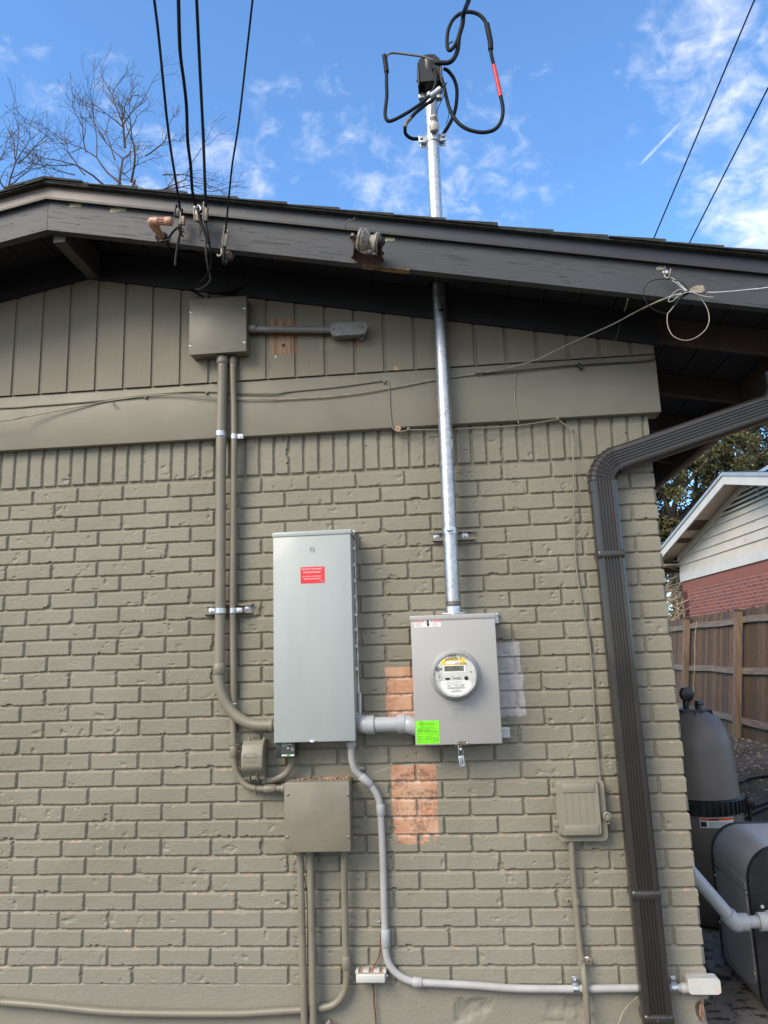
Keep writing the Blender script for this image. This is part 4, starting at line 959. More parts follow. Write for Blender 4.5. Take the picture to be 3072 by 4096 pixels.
def jbox_low():
    x0, x1, z0, z1, d = -1.563, -1.3065, -1.523, -1.2665, .118
    t = thing('junction_box', 'square painted junction box below the tall panel with brick dust on top', 'junction box', ((x0 + x1) / 2, 0, z0))
    b = MB(); b.box(x0 + .002, x1 - .002, -d + .003, .004, z0 + .002, z1 - .002, bev=.002); b.build('enclosure', M['pipe_paint'], t)
    b = MB(); b.box(x0, x1, -d - .001, -d + .004, z0, z1 - .004, bev=.0015); cv = b.build('cover', M['pipe_paint'], t)
    for p in ((530, 722), (893, 724), (527, 978), (897, 978)):
        q = kC(*p, d); b = MB(); b.lathe([(.0055, 0), (.0055, .002), (.003, .0032)], q, (0, -1, 0), 12); b.build('screw', M['zincold'], cv)
    b = MB()
    for z in (z1 - .06, z1 - .10, z1 - .15, z1 - .19): b.tube([(x1 - .001, -.065 + .012 * math.cos(k / 16 * 6.2832), z + .012 * math.sin(k / 16 * 6.2832)) for k in range(17)], .0012, 5)
    b.build('knockout', M['pipe_paint'], t)
    b = MB()
    for i in range(80):
        x = x0 + .02 + (x1 - x0 - .03) * (rng.random() ** .8); y = -.008 - rng.random() ** 1.6 * .06; s_ = rng.uniform(.0015, .0055) * (1.4 if x > -1.40 else 1)
        b.box(-s_, s_, -s_ * .8, s_ * .8, -s_ * .5, s_ * .5, M=Matrix.Translation((x, y, z1 + .001)) @ Matrix.Rotation(rng.random() * 3, 4, 'Z') @ Matrix.Rotation(rng.random(), 4, 'X'))
    tag(b.build('brick_dust', M['crumbs'], None, smooth=False), 'orange brick crumbs lying on top of the lower junction box', 'debris', kind='stuff')
jbox_low()

# ------------------------------------------------------------------ conduits
def pipe(name, label, path, r, m, fillet=6, extra=None, cat='conduit', loc=None, group=None):
    P = cs(path, fillet) if fillet else [Vector(p) for p in path]
    t = thing(name, label, cat, min(P, key=lambda p: p.z) if loc is None else loc, group)
    b = MB(); b.tube(P, r, 18); b.build('pipe', M[m], t); return t
GP = 'painted conduits on the brick wall'
# big conduit from upper box into the panel
dd = .045
pts = [k4(1343, 800, .075), k4(1343, 860, .075), k4(1340, 1000, .070), k4(1334, 1262, .068), kD(250, 30, .05), kD(247, 400, .045), kD(243, 700, .045), kD(238, 880, .045), kD(245, 960, .045), kD(268, 1060, .045), kD(330, 1180, .045), kD(420, 1275, .048), kD(530, 1335, .05), kD(640, 1355, .052), kD(740, 1355, .052), kD(800, 1355, .052)]
t = pipe('conduit', 'thick painted conduit dropping from the upper box and sweeping into the tall panel', pts, .0222, 'pipe_paint', 6)
coupling(t, kD(241, 745, .045), kD(239, 852, .045), .0262, 'pipe_paint'); coupling(t, k4(1343, 795, .075), k4(1342, 842, .075), .0262, 'pipe_paint', 'hub'); coupling(t, kD(737, 1355, .052), kD(775, 1355, .052), .0275, 'pipe_paint', 'hub')
strap_on(t, k4(1331, 1262, .068), .0222, tab=0); strap_on(t, kD(250, 230, .05), .0222, tab=-1)
# thin conduit
pts = [k4(1407, 800, .07), k4(1406, 900, .068), k4(1412, 1270, .055), kD(372, 30, .035), kD(372, 400, .030), kD(376, 800, .028), kD(378, 1100, .020), kD(378, 1400, .022), kD(381, 1600, .028), kD(385, 1700, .028), kD(398, 1780, .028), kD(430, 1860, .028), kD(490, 1930, .03), kD(570, 1968, .032), kD(680, 1977, .034), kD(890, 1973, .034)]
t = pipe('conduit', 'thin painted conduit beside the thick one, curving into the lower junction box', pts, .0135, 'pipe_paint', 6)
coupling(t, kD(381, 1552, .027), kD(383, 1664, .028), .0172, 'pipe_paint'); coupling(t, kD(680, 1977, .034), kD(795, 1976, .034), .0175, 'pipe_paint'); coupling(t, k4(1407, 800, .07), k4(1406, 838, .069), .0165, 'pipe_paint', 'hub'); coupling(t, kD(855, 1974, .034), kD(885, 1973, .034), .019, 'pipe_paint', 'hub')
coupling(t, k4(1406, 843, .069), k4(1406, 851, .069), .0138, 'sticker', 'bare_ring'); coupling(t, kD(371, 312, .030), kD(371, 322, .030), .0138, 'sticker', 'bare_ring'); coupling(t, kD(379, 1135, .020), kD(379, 1146, .020), .0139, 'sticker', 'bare_ring')
q = W(935, 2007, .045); coupling(t, q, q + Vector((0, 0, .002)), .0138, 'sticker', 'bare_ring')
strap_on(t, k4(1412, 1278, .055), .0135, tab=1); strap_on(t, kD(371, 228, .034), .0135, tab=1)
b = MB(); q = kD(600, 1975, .034); b.tube([(q.x, q.y + .016 * math.cos(a), q.z + .016 * math.sin(a)) for a in [k / 14 * 6.2832 for k in range(15)]], .0016, 5); b.tube([(q.x, q.y - .016, q.z - .008), (q.x - .003, q.y - .014, q.z - .028)], .0025, 6); b.build('pipe_hook', M['pipe_paint'], t)
b = MB(); q = kD(381, 1550, .03); b.tube([(q.x - .02, q.y - .004, q.z - .004), (q.x - .012, q.y - .014, q.z + .003), (q.x + .012, q.y - .014, q.z + .003), (q.x + .022, q.y - .004, q.z + .002)], .002, 5); b.build('pipe_hook', M['pipe_paint'], t)
strut('strut_bracket', 'short aged strut channel behind the pair of painted conduits', kD(83, 210, .02).x, kD(558, 200, .02).x, kD(320, 210, .02).z, bolts=(kD(150, 215, .02).x, kD(503, 195, .02).x))
# horizontal conduit with conduit body under the eave
zc = k5(160, 778, .08); a_ = k5(640, 785, .08)
t = thing('conduit', 'short grey horizontal conduit with an oval fitting, running right from the upper box', 'conduit', zc)
b = MB(); b.tube([Vector((zc.x - .02, -.08, zc.z)), Vector((a_.x + .01, -.08, a_.z))], .0148, 18); b.build('pipe', M['pvcdark'], t)
coupling(t, k5(150, 777, .08), k5(191, 777, .08), .019, 'pvcdark', 'hub')
x0, x1 = k5(640, 785, .09).x, k5(857, 785, .09).x; zt, zq = k5(750, 742, .1).z, k5(750, 824, .1).z
b = MB(); b.prism(rrect(x0, x1, zq + .004, zt, .021, -.066), (0, -.036, 0)); b.build('fitting_body', M['pvcdark'], t)
b = MB(); b.prism(rrect(x0 - .001, x1 + .001, zq + .006, zt + .002, .022, -.102), (0, -.004, 0)); cv = b.build('fitting_cover', mat('fitting_grey', (.20, .19, .18), .5, var=.15, vs=30, dirt=(.3, .3, .3), ds=50, dth=.6), t)
for xq in (k5(658, 773, .1).x, k5(831, 771, .1).x): b = MB(); b.lathe([(.004, 0), (.003, .002)], (xq, -.106, (zt + zq) / 2 + .006), (0, -1, 0), 10); b.build('screw', M['ink'], cv)
b = MB(); b.tube([(x1 - .03, -.07, zq + .012), (x1 - .03, -.03, zq + .012)], .017, 16); b.build('rear_spigot', M['pvcdark'], t)
# three conduits below the lower box
for i, (xa, ya, xb, yb, lab) in enumerate(((603, 1060, 631, 1220, 'leftmost vertical painted conduit below the lower junction box'), (664, 1060, 686, 1220, 'second vertical painted conduit from the left below the lower junction box'))):
    p0, p1 = kC(xa, ya, .05), kE(xb, yb, .045); e = p1 + (p1 - p0) * .35
    t = pipe('conduit', lab, [p0 + Vector((0, 0, .02)), p1, e], .0137, 'pipe_paint', 0, group=None)
    coupling(t, p0 + Vector((0, 0, .006)), p0 + Vector((0, 0, -.014)), .0172, 'pipe_paint', 'hub')
pts = [kC(868, 1050, .05), kC(870, 1200, .045), kE(872, 400, .04), kE(878, 700, .03), kE(884, 860, .028), kE(884, 940, .026), kE(872, 1000, .026), kE(840, 1055, .026), kE(790, 1092, .026), kE(705, 1107, .024), kE(600, 1116, .022), kE(400, 1128, .022), kE(200, 1138, .022), kL(900, 1588, .022), kL(600, 1575, .022), kL(250, 1540, .022), kL(0, 1520, .022), kL(-200, 1505, .022), Vector((-4.2, -.022, kL(-200, 1505, .022).z + .02))]
t = pipe('conduit', 'painted conduit from the lower box that bends left and runs along the footing', pts, .0140, 'pipe_paint', 6)
coupling(t, kE(881, 790, .028), kE(884, 866, .028), .0178, 'pipe_paint'); coupling(t, kC(868, 1050, .05), kC(868, 1080, .05), .0172, 'pipe_paint', 'hub')
# stub pipe at the very bottom
pa, pb = kE(790, 1180, .03), kE(745, 1240, .03); b = MB(); b.tube([pa, pb, pb + (pb - pa) * 1.5], .010, 12); tag(b.build('stub_pipe', M['pipe_paint']), 'end of a slanting painted stub pipe at the foot of the wall', 'pipe')
# big pvc link between panel and meter box
y = .062
t = thing('pvc_link', 'fat grey PVC pipe with two elbows joining the tall panel to the meter box', 'conduit', kA(700, 1245, y))
P0 = kA(585, 1235, .045); P1 = kA(640, 1243, y); P2 = kA(860, 1236, y); P3 = kA(925, 1250, .06)
b = MB(); b.tube([kA(680, 1243, y), kA(820, 1240, y)], .0302, 28); b.build('pipe', M['pvc'], t)
b = MB(); b.tube(cs([kA(580, 1225, .030) , kA(600, 1230, .040), kA(622, 1240, .055), kA(645, 1244, y), kA(665, 1243, y)], 5), [.037, .037, .0365, .036, .0355] + [.0352] * 16, 28); b.build('elbow', M['pvc'], t)
b = MB(); b.tube(cs([kA(855, 1236, y), kA(872, 1238, y), kA(890, 1244, .068), kA(915, 1252, .068), kA(940, 1254, .068)], 5), .0352, 28); b.build('elbow', M['pvc'], t)
coupling(t, kA(642, 1244, y), kA(690, 1243, y), .0372, 'pvc'); coupling(t, kA(815, 1239, y), kA(862, 1236, y), .0372, 'pvc')
# grey conduit from panel to the right
pts = [kC(912, 395, .06), kC(912, 470, .058), kC(918, 520, .055), kC(935, 570, .05), kC(962, 604, .045), kC(1000, 640, .04), kC(1040, 680, .035), kC(1070, 730, .03), kC(1084, 780, .028), kC(1090, 850, .025), kC(1102, 1100, .022), kC(1110, 1357, .022), kE(1114, 600, .022), kE(1119, 700, .022), kE(1124, 780, .022), kE(1142, 840, .022), kE(1180, 890, .022), kE(1235, 928, .022), kE(1300, 947, .022), kE(1420, 955, .022), kE(1659, 968, .022), kR(200, 1066, .022), kR(500, 1070, .022), kR(800, 1067, .022), kR(1110, 1064, .022), kR(1210, 1064, .022)]
t = pipe('conduit', 'bare light grey conduit snaking down from the tall panel and right along the wall foot', pts, .0136, 'pvcdusty', 6)
coupling(t, kC(970, 610, .045), kC(1028, 662, .038), .0172, 'pvc'); coupling(t, kC(1087, 780, .028), kC(1092, 845, .025), .0175, 'pvc'); coupling(t, kE(1118, 628, .022), kE(1121, 733, .022), .0178, 'pvc'); coupling(t, kE(1283, 946, .022), kE(1340, 951, .022), .0178, 'pvcdusty'); coupling(t, kC(912, 400, .06), kC(912, 436, .059), .0195, 'pvcdusty', 'hub')
strap_on(t, kR(571, 1068, .022), .0136, horizontal=True, tab=1); strap_on(t, kR(1128, 1064, .022), .0136, horizontal=True, tab=1)
for (kk, x, y_) in ((kC, 964, 563), (kE, 1083, 582)):
    q = kk(x, y_, .004); b = MB(); b.lathe([(.005, -.004), (.005, .006), (.003, .008)], q, (0, -1, 0), 10); b.box(q.x, q.x + .018, q.y - .001, q.y + .001, q.z - .005, q.z + .005); b.build('clip_screw', M['zinc'], t)
# conduit body at the wall corner
x0, x1 = kR(1200, 1050, .03).x, kR(1386, 1050, .03).x; zt, zq = kR(1290, 1000, .03).z, kR(1290, 1095, .03).z
t = thing('outlet_fitting', 'off-white oval conduit fitting sticking out past the brick corner low down', 'conduit fitting', ((x0 + x1) / 2, -.02, zq))
b = MB(); b.prism(rrect(x0, x1, zq, zt, .014, .0), (0, -.042, 0)); b.build('fitting_body', M['pvcdusty'], t)
b = MB(); b.prism(rrect(x0 + .001, x1 - .001, zq + .002, zt - .002, .014, -.042), (0, -.003, 0)); b.build('fitting_cover', M['white'], t)
coupling(t, kR(1165, 1064, .022), kR(1207, 1064, .022), .0185, 'pvcdusty', 'hub')

# ------------------------------------------------------------------ outdoor outlet with bubble cover
def outlet():
    d = .09
    x0, x1 = kD(455, 1700, d).x, kD(668, 1700, d).x; zt, zq = kD(560, 1520, d).z, kD(560, 1905, d).z; zk = kD(560, 1790, d).z
    t = thing('outlet_cover', 'taupe painted bubble cover over an outdoor outlet left of the small black device', 'outlet cover', ((x0 + x1) / 2, 0, zq))
    b = MB()
    out = [(-.0, zt + .004), (-.060, zt + .004), (-.082, zt - .012), (-.098, zt - .05), (-.100, zk + .01), (-.092, zk - .004), (-.062, zq + .016), (-.062, zq), (0, zq)]
    bm = bmesh.new(); V0 = [bm.verts.new((x0, y, z)) for y, z in out]; V1 = [bm.verts.new((x1, y, z)) for y, z in out]; n = len(out)
    bm.faces.new(V0); bm.faces.new(V1[::-1])
    for i in range(n): bm.faces.new((V0[i], V1[i], V1[(i + 1) % n], V0[(i + 1) % n]))
    bmesh.ops.bevel(bm, geom=list(bm.edges), offset=.005, segments=3, affect='EDGES', profile=.5); bm.verts.index_update()
    b.add([v.co.copy() for v in bm.verts], [tuple(v.index for v in f.verts) for f in bm.faces]); bm.free(); b.build('bubble_cover', M['wallpaint'], t)
    b = MB(); b.box(x0 + .003, x1 - .002, -.050, .003, zq + .003, zt - .001, bev=.003); b.build('box_body', M['wallpaint'], t)
    b = MB()
    for x in (x0 + .022, x1 - .004): b.box(x - .004, x + .004, -.060, -.045, zt, zt + .014, bev=.001)
    b.build('hinge', M['wallpaint'], t)
    cx = (x0 + x1) / 2; b = MB()
    for s_ in (-1, 1): b.box(cx + s_ * .015 - .001, cx + s_ * .015 + .001, -.076, -.060, zq - .001, zq + .030)
    b.box(cx - .011, cx + .011, -.070, -.060, zq + .002, zq + .018, bev=.002); b.build('latch', M['wallpaint'], t)
    b = MB(); yy = -.1005; a, q = kD(483, 1628, .1), kD(597, 1670, .1); b.tube(rrect(a.x, q.x, q.z, a.z, .003, yy) + [rrect(a.x, q.x, q.z, a.z, .003, yy)[0]], .0007, 4); b.build('embossed_frame', M['wallpaint'], t)
    text('LIFT TO OPEN', kD(485, 1700, .1).x, -.1008, kD(485, 1708, .1).z, kD(600, 1700, .1).x - kD(485, 1700, .1).x, M['pipe_paint'], t, height=.0065)
    # conduit from this box up to the black device
    pts = [kC(380, 632, .03), kC(420, 634, .03), kC(470, 622, .032), kC(520, 592, .035), kC(547, 550, .04), kC(555, 500, .045), kC(556, 470, .045)]
    p = pipe('conduit', 'short painted conduit from the bubble cover up to the black device', pts, .0136, 'pipe_paint', 6); coupling(p, kC(378, 632, .03), kC(400, 633, .03), .018, 'pipe_paint', 'hub')
outlet()
def surge():
    d = .105; x0, x1 = kD(806, 1600, .09).x, kD(985, 1600, .105).x; zt, zq = -1.112, kD(900, 1675, d).z
    t = thing('surge_protector', 'small black surge protector with green strip hanging under the tall panel', 'surge protector', ((x0 + x1) / 2, -.07, zq))
    b = MB(); b.box(x0, x1, -d, -.035, zq, zt + .004, bev=.004); b.build('case', mat('charcoal_case', (.028, .030, .034), .4, var=.1), t)
    a = kD(848, 1600, d).x; b = MB(); b.box(a, x1 - .003, -d - .0008, -d, zq + .004, zt - .002); f = b.build('face_label', mat('grey_label', (.055, .052, .052), .5, bd=0), t, smooth=False)
    y = -d - .0012; w_ = x1 - .003 - a
    b = MB(); z1_, z2_ = kD(900, 1642, d).z, kD(900, 1658, d).z; b.box(a + .002, x1 - .004, y, y + .0003, z2_, z1_); g = b.build('green_strip', M['sticker'], f, smooth=False)
    b = MB(); b.box(a + w_ * .42, a + w_ * .68, y - .0003, y, z2_, z1_); b.build('green_block', M['grnlogo'], f, smooth=False)
    text('Schneider', a + w_ * .1, y - .0003, z1_ - .001, w_ * .30, M['grnlogo'], f, height=.005); text('Square D', a + w_ * .72, y - .0003, z1_ - .001, w_ * .24, M['grnlogo'], f, height=.005)
    text('HEPD50', a + w_ * .06, y, kD(0, 1540, d).z, w_ * .3, M['sticker'], f, height=.004)
    text('Surge Protective Device\nDispositivo de Proteccion\nParasurtenseur', a + w_ * .06, y, kD(0, 1552, d).z, w_ * .75, M['sticker'], f, height=.012)
    text('On\nPhase\nProtect\nActive', a + w_ * .76, y, kD(0, 1592, d).z, w_ * .2, M['sticker'], f, height=.014)
    b = MB(); b.box(a + w_ * .07, a + w_ * .17, y, y + .0003, kD(0, 1586, d).z, kD(0, 1574, d).z); b.build('green_square', M['grnlogo'], f, smooth=False)
    b = MB(); b.lathe([(.0035, 0), (.003, .0012)], (a + w_ * .52, y, kD(0, 1602, d).z), (0, -1, 0), 12); b.build('status_lamp', M['dial'], f)
    b = MB(); q = kC(520, 500, .04); b.tube(cs([q, kC(518, 525, .035), kC(526, 555, .03)]), .0015, 6); b.tube(cs([kC(512, 500, .04), kC(514, 530, .03), kC(520, 560, .025)]), .0015, 6); b.build('ground_wire', M['copper'], t)
surge()

# ------------------------------------------------------------------ network box and its conduit
def netbox():
    d = .075
    t = thing('network_box', 'taupe painted plastic utility box with ribbed lid left of the downspout', 'utility box', (W(2265, 3360, .03).x, -.02, W(2265, 3360, .03).z))
    x0, x1 = kN(207, 800, .03).x, kN(1055, 800, .03).x; zt, zq = kN(600, 285, .03).z, kN(600, 1358, .045).z
    x0 = kN(215, 900, .04).x; x1 = kN(1050, 900, .04).x
    b = MB(); b.prism(rrect(x0, x1, zq, zt, .020, -.003), (0, -.040, 0)); b.build('base', M['netbox'], t)
    b = MB(); b.prism(rrect(x0 - .003, x1 + .003, zq - .003, zt + .001, .020, -.040), (0, -.006, 0)); b.build('flange', M['netbox'], t)
    lx0, lx1 = kN(270, 900, d).x, kN(965, 900, d).x; lt, lq = kN(600, 352, d).z, kN(640, 1282, d).z
    b = MB(); o1 = rrect(lx0 - .010, lx1 + .012, lq - .010, lt + .008, .020, -.046); o2 = rrect(lx0, lx1, lq, lt, .016, -.070); n = len(o1)
    b.add(o1 + o2, [tuple(range(n)), tuple(range(n, 2 * n))] + [(i, (i + 1) % n, n + (i + 1) % n, n + i) for i in range(n)]); lid = b.build('lid', M['netbox'], t, angle=50)
    b = MB()
    for f in (.10, .30, .50, .70, .90): x = lx0 + .010 + (lx1 - lx0 - .020) * f; b.tube([(x, -.0703, lq + .035), (x, -.0703, lt - .030)], .0011, 5)
    b.build('rib', M['netbox'], lid)
    b = MB(); b.box(lx0 + .012, lx1 - .014, -.0735, -.069, lt - .036, lt - .004, bev=.0012); b.build('top_plate', M['netbox'], lid)
    b = MB(); b.box(lx0 + .012, lx1 - .010, -.0745, -.069, lq + .002, lq + .038, bev=.0015); pl_ = b.build('bottom_plate', M['netbox'], lid)
    b = MB(); cx, cz = lx0 + .026, lq + .018; b.tube([(cx + .005 * math.cos(k / 14 * 6.2832), -.0748, cz + .005 * math.sin(k / 14 * 6.2832)) for k in range(15)], .0005, 4); b.tube([(cx + .010, -.0748, cz - .002), (cx + .045, -.0748, cz - .002)], .0004, 4); b.build('embossed_ring', M['pipe_paint'], pl_)
    for yy in (500, 1060):
        z = kN(200, yy, .05).z; b = MB(); b.box(x0 - .020, x0 + .012, -.056, -.044, z - .010, z + .012, bev=.002); b.tube([(x0 - .014, -.048, z - .024), (x0 - .014, -.048, z + .026)], .0028, 8); b.build('hinge', M['netbox'], t)
    q = kN(1083, 935, .055); b = MB(); b.lathe([(.0165, 0), (.0165, .008), (.0125, .010), (.0125, .005), (.007, .005), (.007, .011)], q, (0, -1, 0), 20); b.box(x1 - .004, q.x, -.058, -.046, q.z - .012, q.z + .012, bev=.002); b.build('lock', M['netbox'], t)
    b = MB(); b.tube([(q.x + .010 * math.cos(a), -.048, q.z - .016 + .014 * math.sin(a)) for a in [math.pi + k / 10 * math.pi for k in range(11)]], .003, 6); b.build('hasp', M['netbox'], t)
    pts = [kR(545, 225, .03), kR(556, 420, .026), kR(572, 600, .022), kR(595, 850, .022), kR(610, 930, .028), kR(625, 1060, .048), kR(640, 1268, .045), kR(650, 1400, .03)]
    p = pipe('conduit', 'slim painted conduit dropping from the utility box and passing over the grey pipe', pts, .0118, 'pipe_paint', 5)
    strap_on(p, kR(572, 570, .022), .0118, tab=-1, m='pipe_paint'); strap_on(p, kR(600, 912, .026), .0118, tab=1, m='pipe_paint')
    q = kR(631, 902, .02); b = MB(); b.box(q.x - .009, q.x + .009, -.022, -.018, q.z - .009, q.z + .009, bev=.002); o = b.build('bare_ear', M['sticker'], p); b = MB(); b.lathe([(.0055, 0), (.0045, .003)], (q.x, -.022, q.z), (0, -1, 0), 10); b.build('blue_screw', mat('blue_anchor', (.05, .10, .20), .4), o)
netbox()
# bonding box
def bond():
    d = .055; x0, x1 = kE(940, 920, d).x, kE(1117, 920, d).x; zt, zq = kE(1030, 903, d).z, kE(1030, 957, d).z
    t = thing('bonding_box', 'white intersystem bonding terminal on the footing line below the lower box', 'terminal box', ((x0 + x1) / 2, 0, zq))
    b = MB(); b.box(x0, x1, -d, .0, zq, zt, bev=.005); b.build('case', M['white'], t)
    b = MB()
    for f in (.02, .28, .38, .64, .74, .97): b.box(x0 + (x1 - x0) * f - .006, x0 + (x1 - x0) * f + .006, -.040, -.0, zt - .004, zt + .007, bev=.0015)
    b.build('terminal_comb', M['white'], t)
    b = MB(); b.box(x0 + .006, x1 - .006, -.046, -.002, zt - .001, zt + .002); b.build('dust', M['crumbs'], t)
    b = MB(); q = kE(1122, 910, .03); b.lathe([(.006, 0), (.006, .006)], q, (1, 0, 0), 10); b.build('screw', M['zinc'], t)
    b = MB(); b.tube(cs([kE(1090, 650, .008), kE(1089, 730, .01), kE(1080, 790, .012), kE(1055, 845, .015), kE(1040, 885, .02)]), .0026, 8); w1 = tag(b.build('copper_wire', M['copper']), 'bare copper wire running down the bricks into the white terminal box', 'wire')
    b = MB(); b.tube(cs([kE(1042, 955, .02), kE(1048, 1010, .015), kE(1050, 1080, .012), kE(1058, 1140, .012), kE(1062, 1220, .012), kE(1064, 1400, .012)]), .0030, 8); tag(b.build('copper_wire', M['copper']), 'brown ground wire leaving the underside of the white terminal box', 'wire')
    b = MB(); b.tube(cs([kE(568, 165, .01), kE(600, 215, .012), kE(635, 340, .012), kE(648, 480, .012), kE(650, 700, .012), kE(650, 900, .012), kE(655, 1220, .012)]), .0022, 6); tag(b.build('cable', M['rust']), 'thin dark cable hidden between the two vertical conduits under the lower box', 'cable')
    b = MB(); b.tube(cs([kE(712, 170, .01), kE(714, 195, .014), kE(722, 225, .02)]), .0015, 6); tag(b.build('wire_stub', M['rust']), 'tiny wire stub curling from the wall under the lower junction box', 'wire')
    b = MB(); b.tube(cs([kR(920, 1115, .06), kR(880, 1150, .03), kR(840, 1200, .02), kR(815, 1262, .02), kR(800, 1320, .02)]), .0022, 6); tag(b.build('wire_stub', M['wire_cream']), 'short cream wire hanging on the footing left of the downspout', 'wire')
bond()

# ------------------------------------------------------------------ thin cables over the band board
def wire(pts, r, m, label, name='cable', n=5):
    b = MB(); b.tube(cs(pts, n), r, 7); o = b.build(name, M[m]); tag(o, label, 'cable'); return o
e = .040
wire([Vector((-3.6, -e, .402))] + [k4(x, y, e) for x, y in ((0, 1105), (200, 1092), (400, 1078), (650, 1055), (880, 1026), (1150, 1006), (1300, 1008))] + [k4(1480, 1016, .045), k4(1659, 1017, .045)] + [k5(x, y, e) for x, y in ((400, 1155), (700, 1125), (950, 1092), (985, 1108), (992, 1180), (997, 1290), (1008, 1365), (1038, 1396), (1080, 1394), (1110, 1388), (1200, 1386), (1290, 1385))] + [k6(x, y, .035) for x, y in ((0, 1150), (240, 1136), (400, 1112), (465, 1103), (497, 1122), (543, 1163), (552, 1220), (558, 1400))] + [W(2300, 2200, .012), W(2325, 2400, .012), W(2362, 2600, .012), W(2380, 2900, .012), W(2402, 3125, .012)], .0034, 'pipe_paint', 'painted cable stapled along the band board, dropping past the right wall to the utility box')
wire([Vector((-3.6, -e, .27)), k4(0, 1183, .09), k4(150, 1158, .07), k4(300, 1130, .055), k4(480, 1096, .045), k4(650, 1062, e), k4(900, 1030, .045), k4(1080, 1022, .05), k4(1200, 1030, .052), k4(1400, 1048, .048), k4(1659, 1052, .046), k5(300, 1204, .044), k5(600, 1189, .044), k5(850, 1160, .044), k5(1100, 1116, .043), k5(1280, 1082, .043), k5(1550, 1044, .045), k6(60, 834, .047), k6(180, 811, .052), k6(350, 762, .075), k6(450, 713, .11), k6(600, 643, .17), k6(780, 562, .26), k6(930, 482, .35), k6(1080, 415, .44), k6(1190, 382, .47)], .0030, 'wire_cream', 'long pale cable crossing the band board and rising to the looped bundle at right')
wire([k6(0, 842, .048), k6(200, 828, .048), k6(420, 806, .048), k6(590, 792, .048), k6(800, 780, .048), k6(1000, 766, .048), k6(1012, 745, .05)], .0032, 'rust', 'dark cable tucked along the top edge of the band board at the right')
wire([k6(248, 826, .04), k6(228, 862, .04), k6(223, 930, .04), k6(226, 1010, .04), k6(236, 1080, .04), k6(247, 1125, .04)], .0021, 'wire_cream', 'white painted cable end bowed down across the right part of the band board')
wire([k6(820, 560, .07), k6(812, 600, .07), k6(795, 650, .065), k6(778, 684, .064)], .0018, 'cablegrey', 'thin wire end dangling on the dark frieze under the right eave', 'wire_stub')
wire([k6(865, 420, .40), k6(858, 455, .36), k6(846, 485, .33)], .0030, 'cablegrey', 'small plastic wire end hanging from the eave deck at the right', 'wire_stub')
wire([k4(680, 1062, .04), k4(677, 1078, .048), k4(690, 1088, .05), k4(700, 1078, .048)], .0022, 'pipe_paint', 'small painted wire hook on the band board left of the conduits', 'wire_hook')
for (kk, x, y_, lab) in ((k4, 883, 1040, 'left end of the band board'), (k4, 1249, 1013, 'just left of the conduits'), (k5, 962, 1100, 'at the top of the cable drop'), (k5, 1107, 1382, 'on the lower band edge just left of the mast'), (k5, 1543, 1052, 'right of the mast'), (k6, 467, 1098, 'at the lower edge of the band board'), (k6, 547, 1162, 'on the upright bricks near the corner')):
    q = kk(x, y_, .037 if (kk, x) != (k6, 547) else .002); b = MB(); b.box(q.x - .005, q.x + .005, q.y - .008, q.y + .001, q.z - .008, q.z + .006, bev=.0015); b.lathe([(.003, 0), (.0025, .003)], (q.x, q.y - .008, q.z - .003), (0, -1, 0), 8)
    tag(b.build('cable_clip', M['pipe_paint']), 'painted cable clip ' + lab, 'cable clip', 'cable clips on the band board')
q = k6(593, 800, .045); b = MB(); b.box(-.006, .006, -.008, .006, -.018, .014, bev=.002, M=Matrix.Translation(q) @ Matrix.Rotation(-.5, 4, 'Y')); tag(b.build('cable_clip', M['black']), 'black cable clip on the band board edge under the right eave', 'cable clip', 'cable clips on the band board')

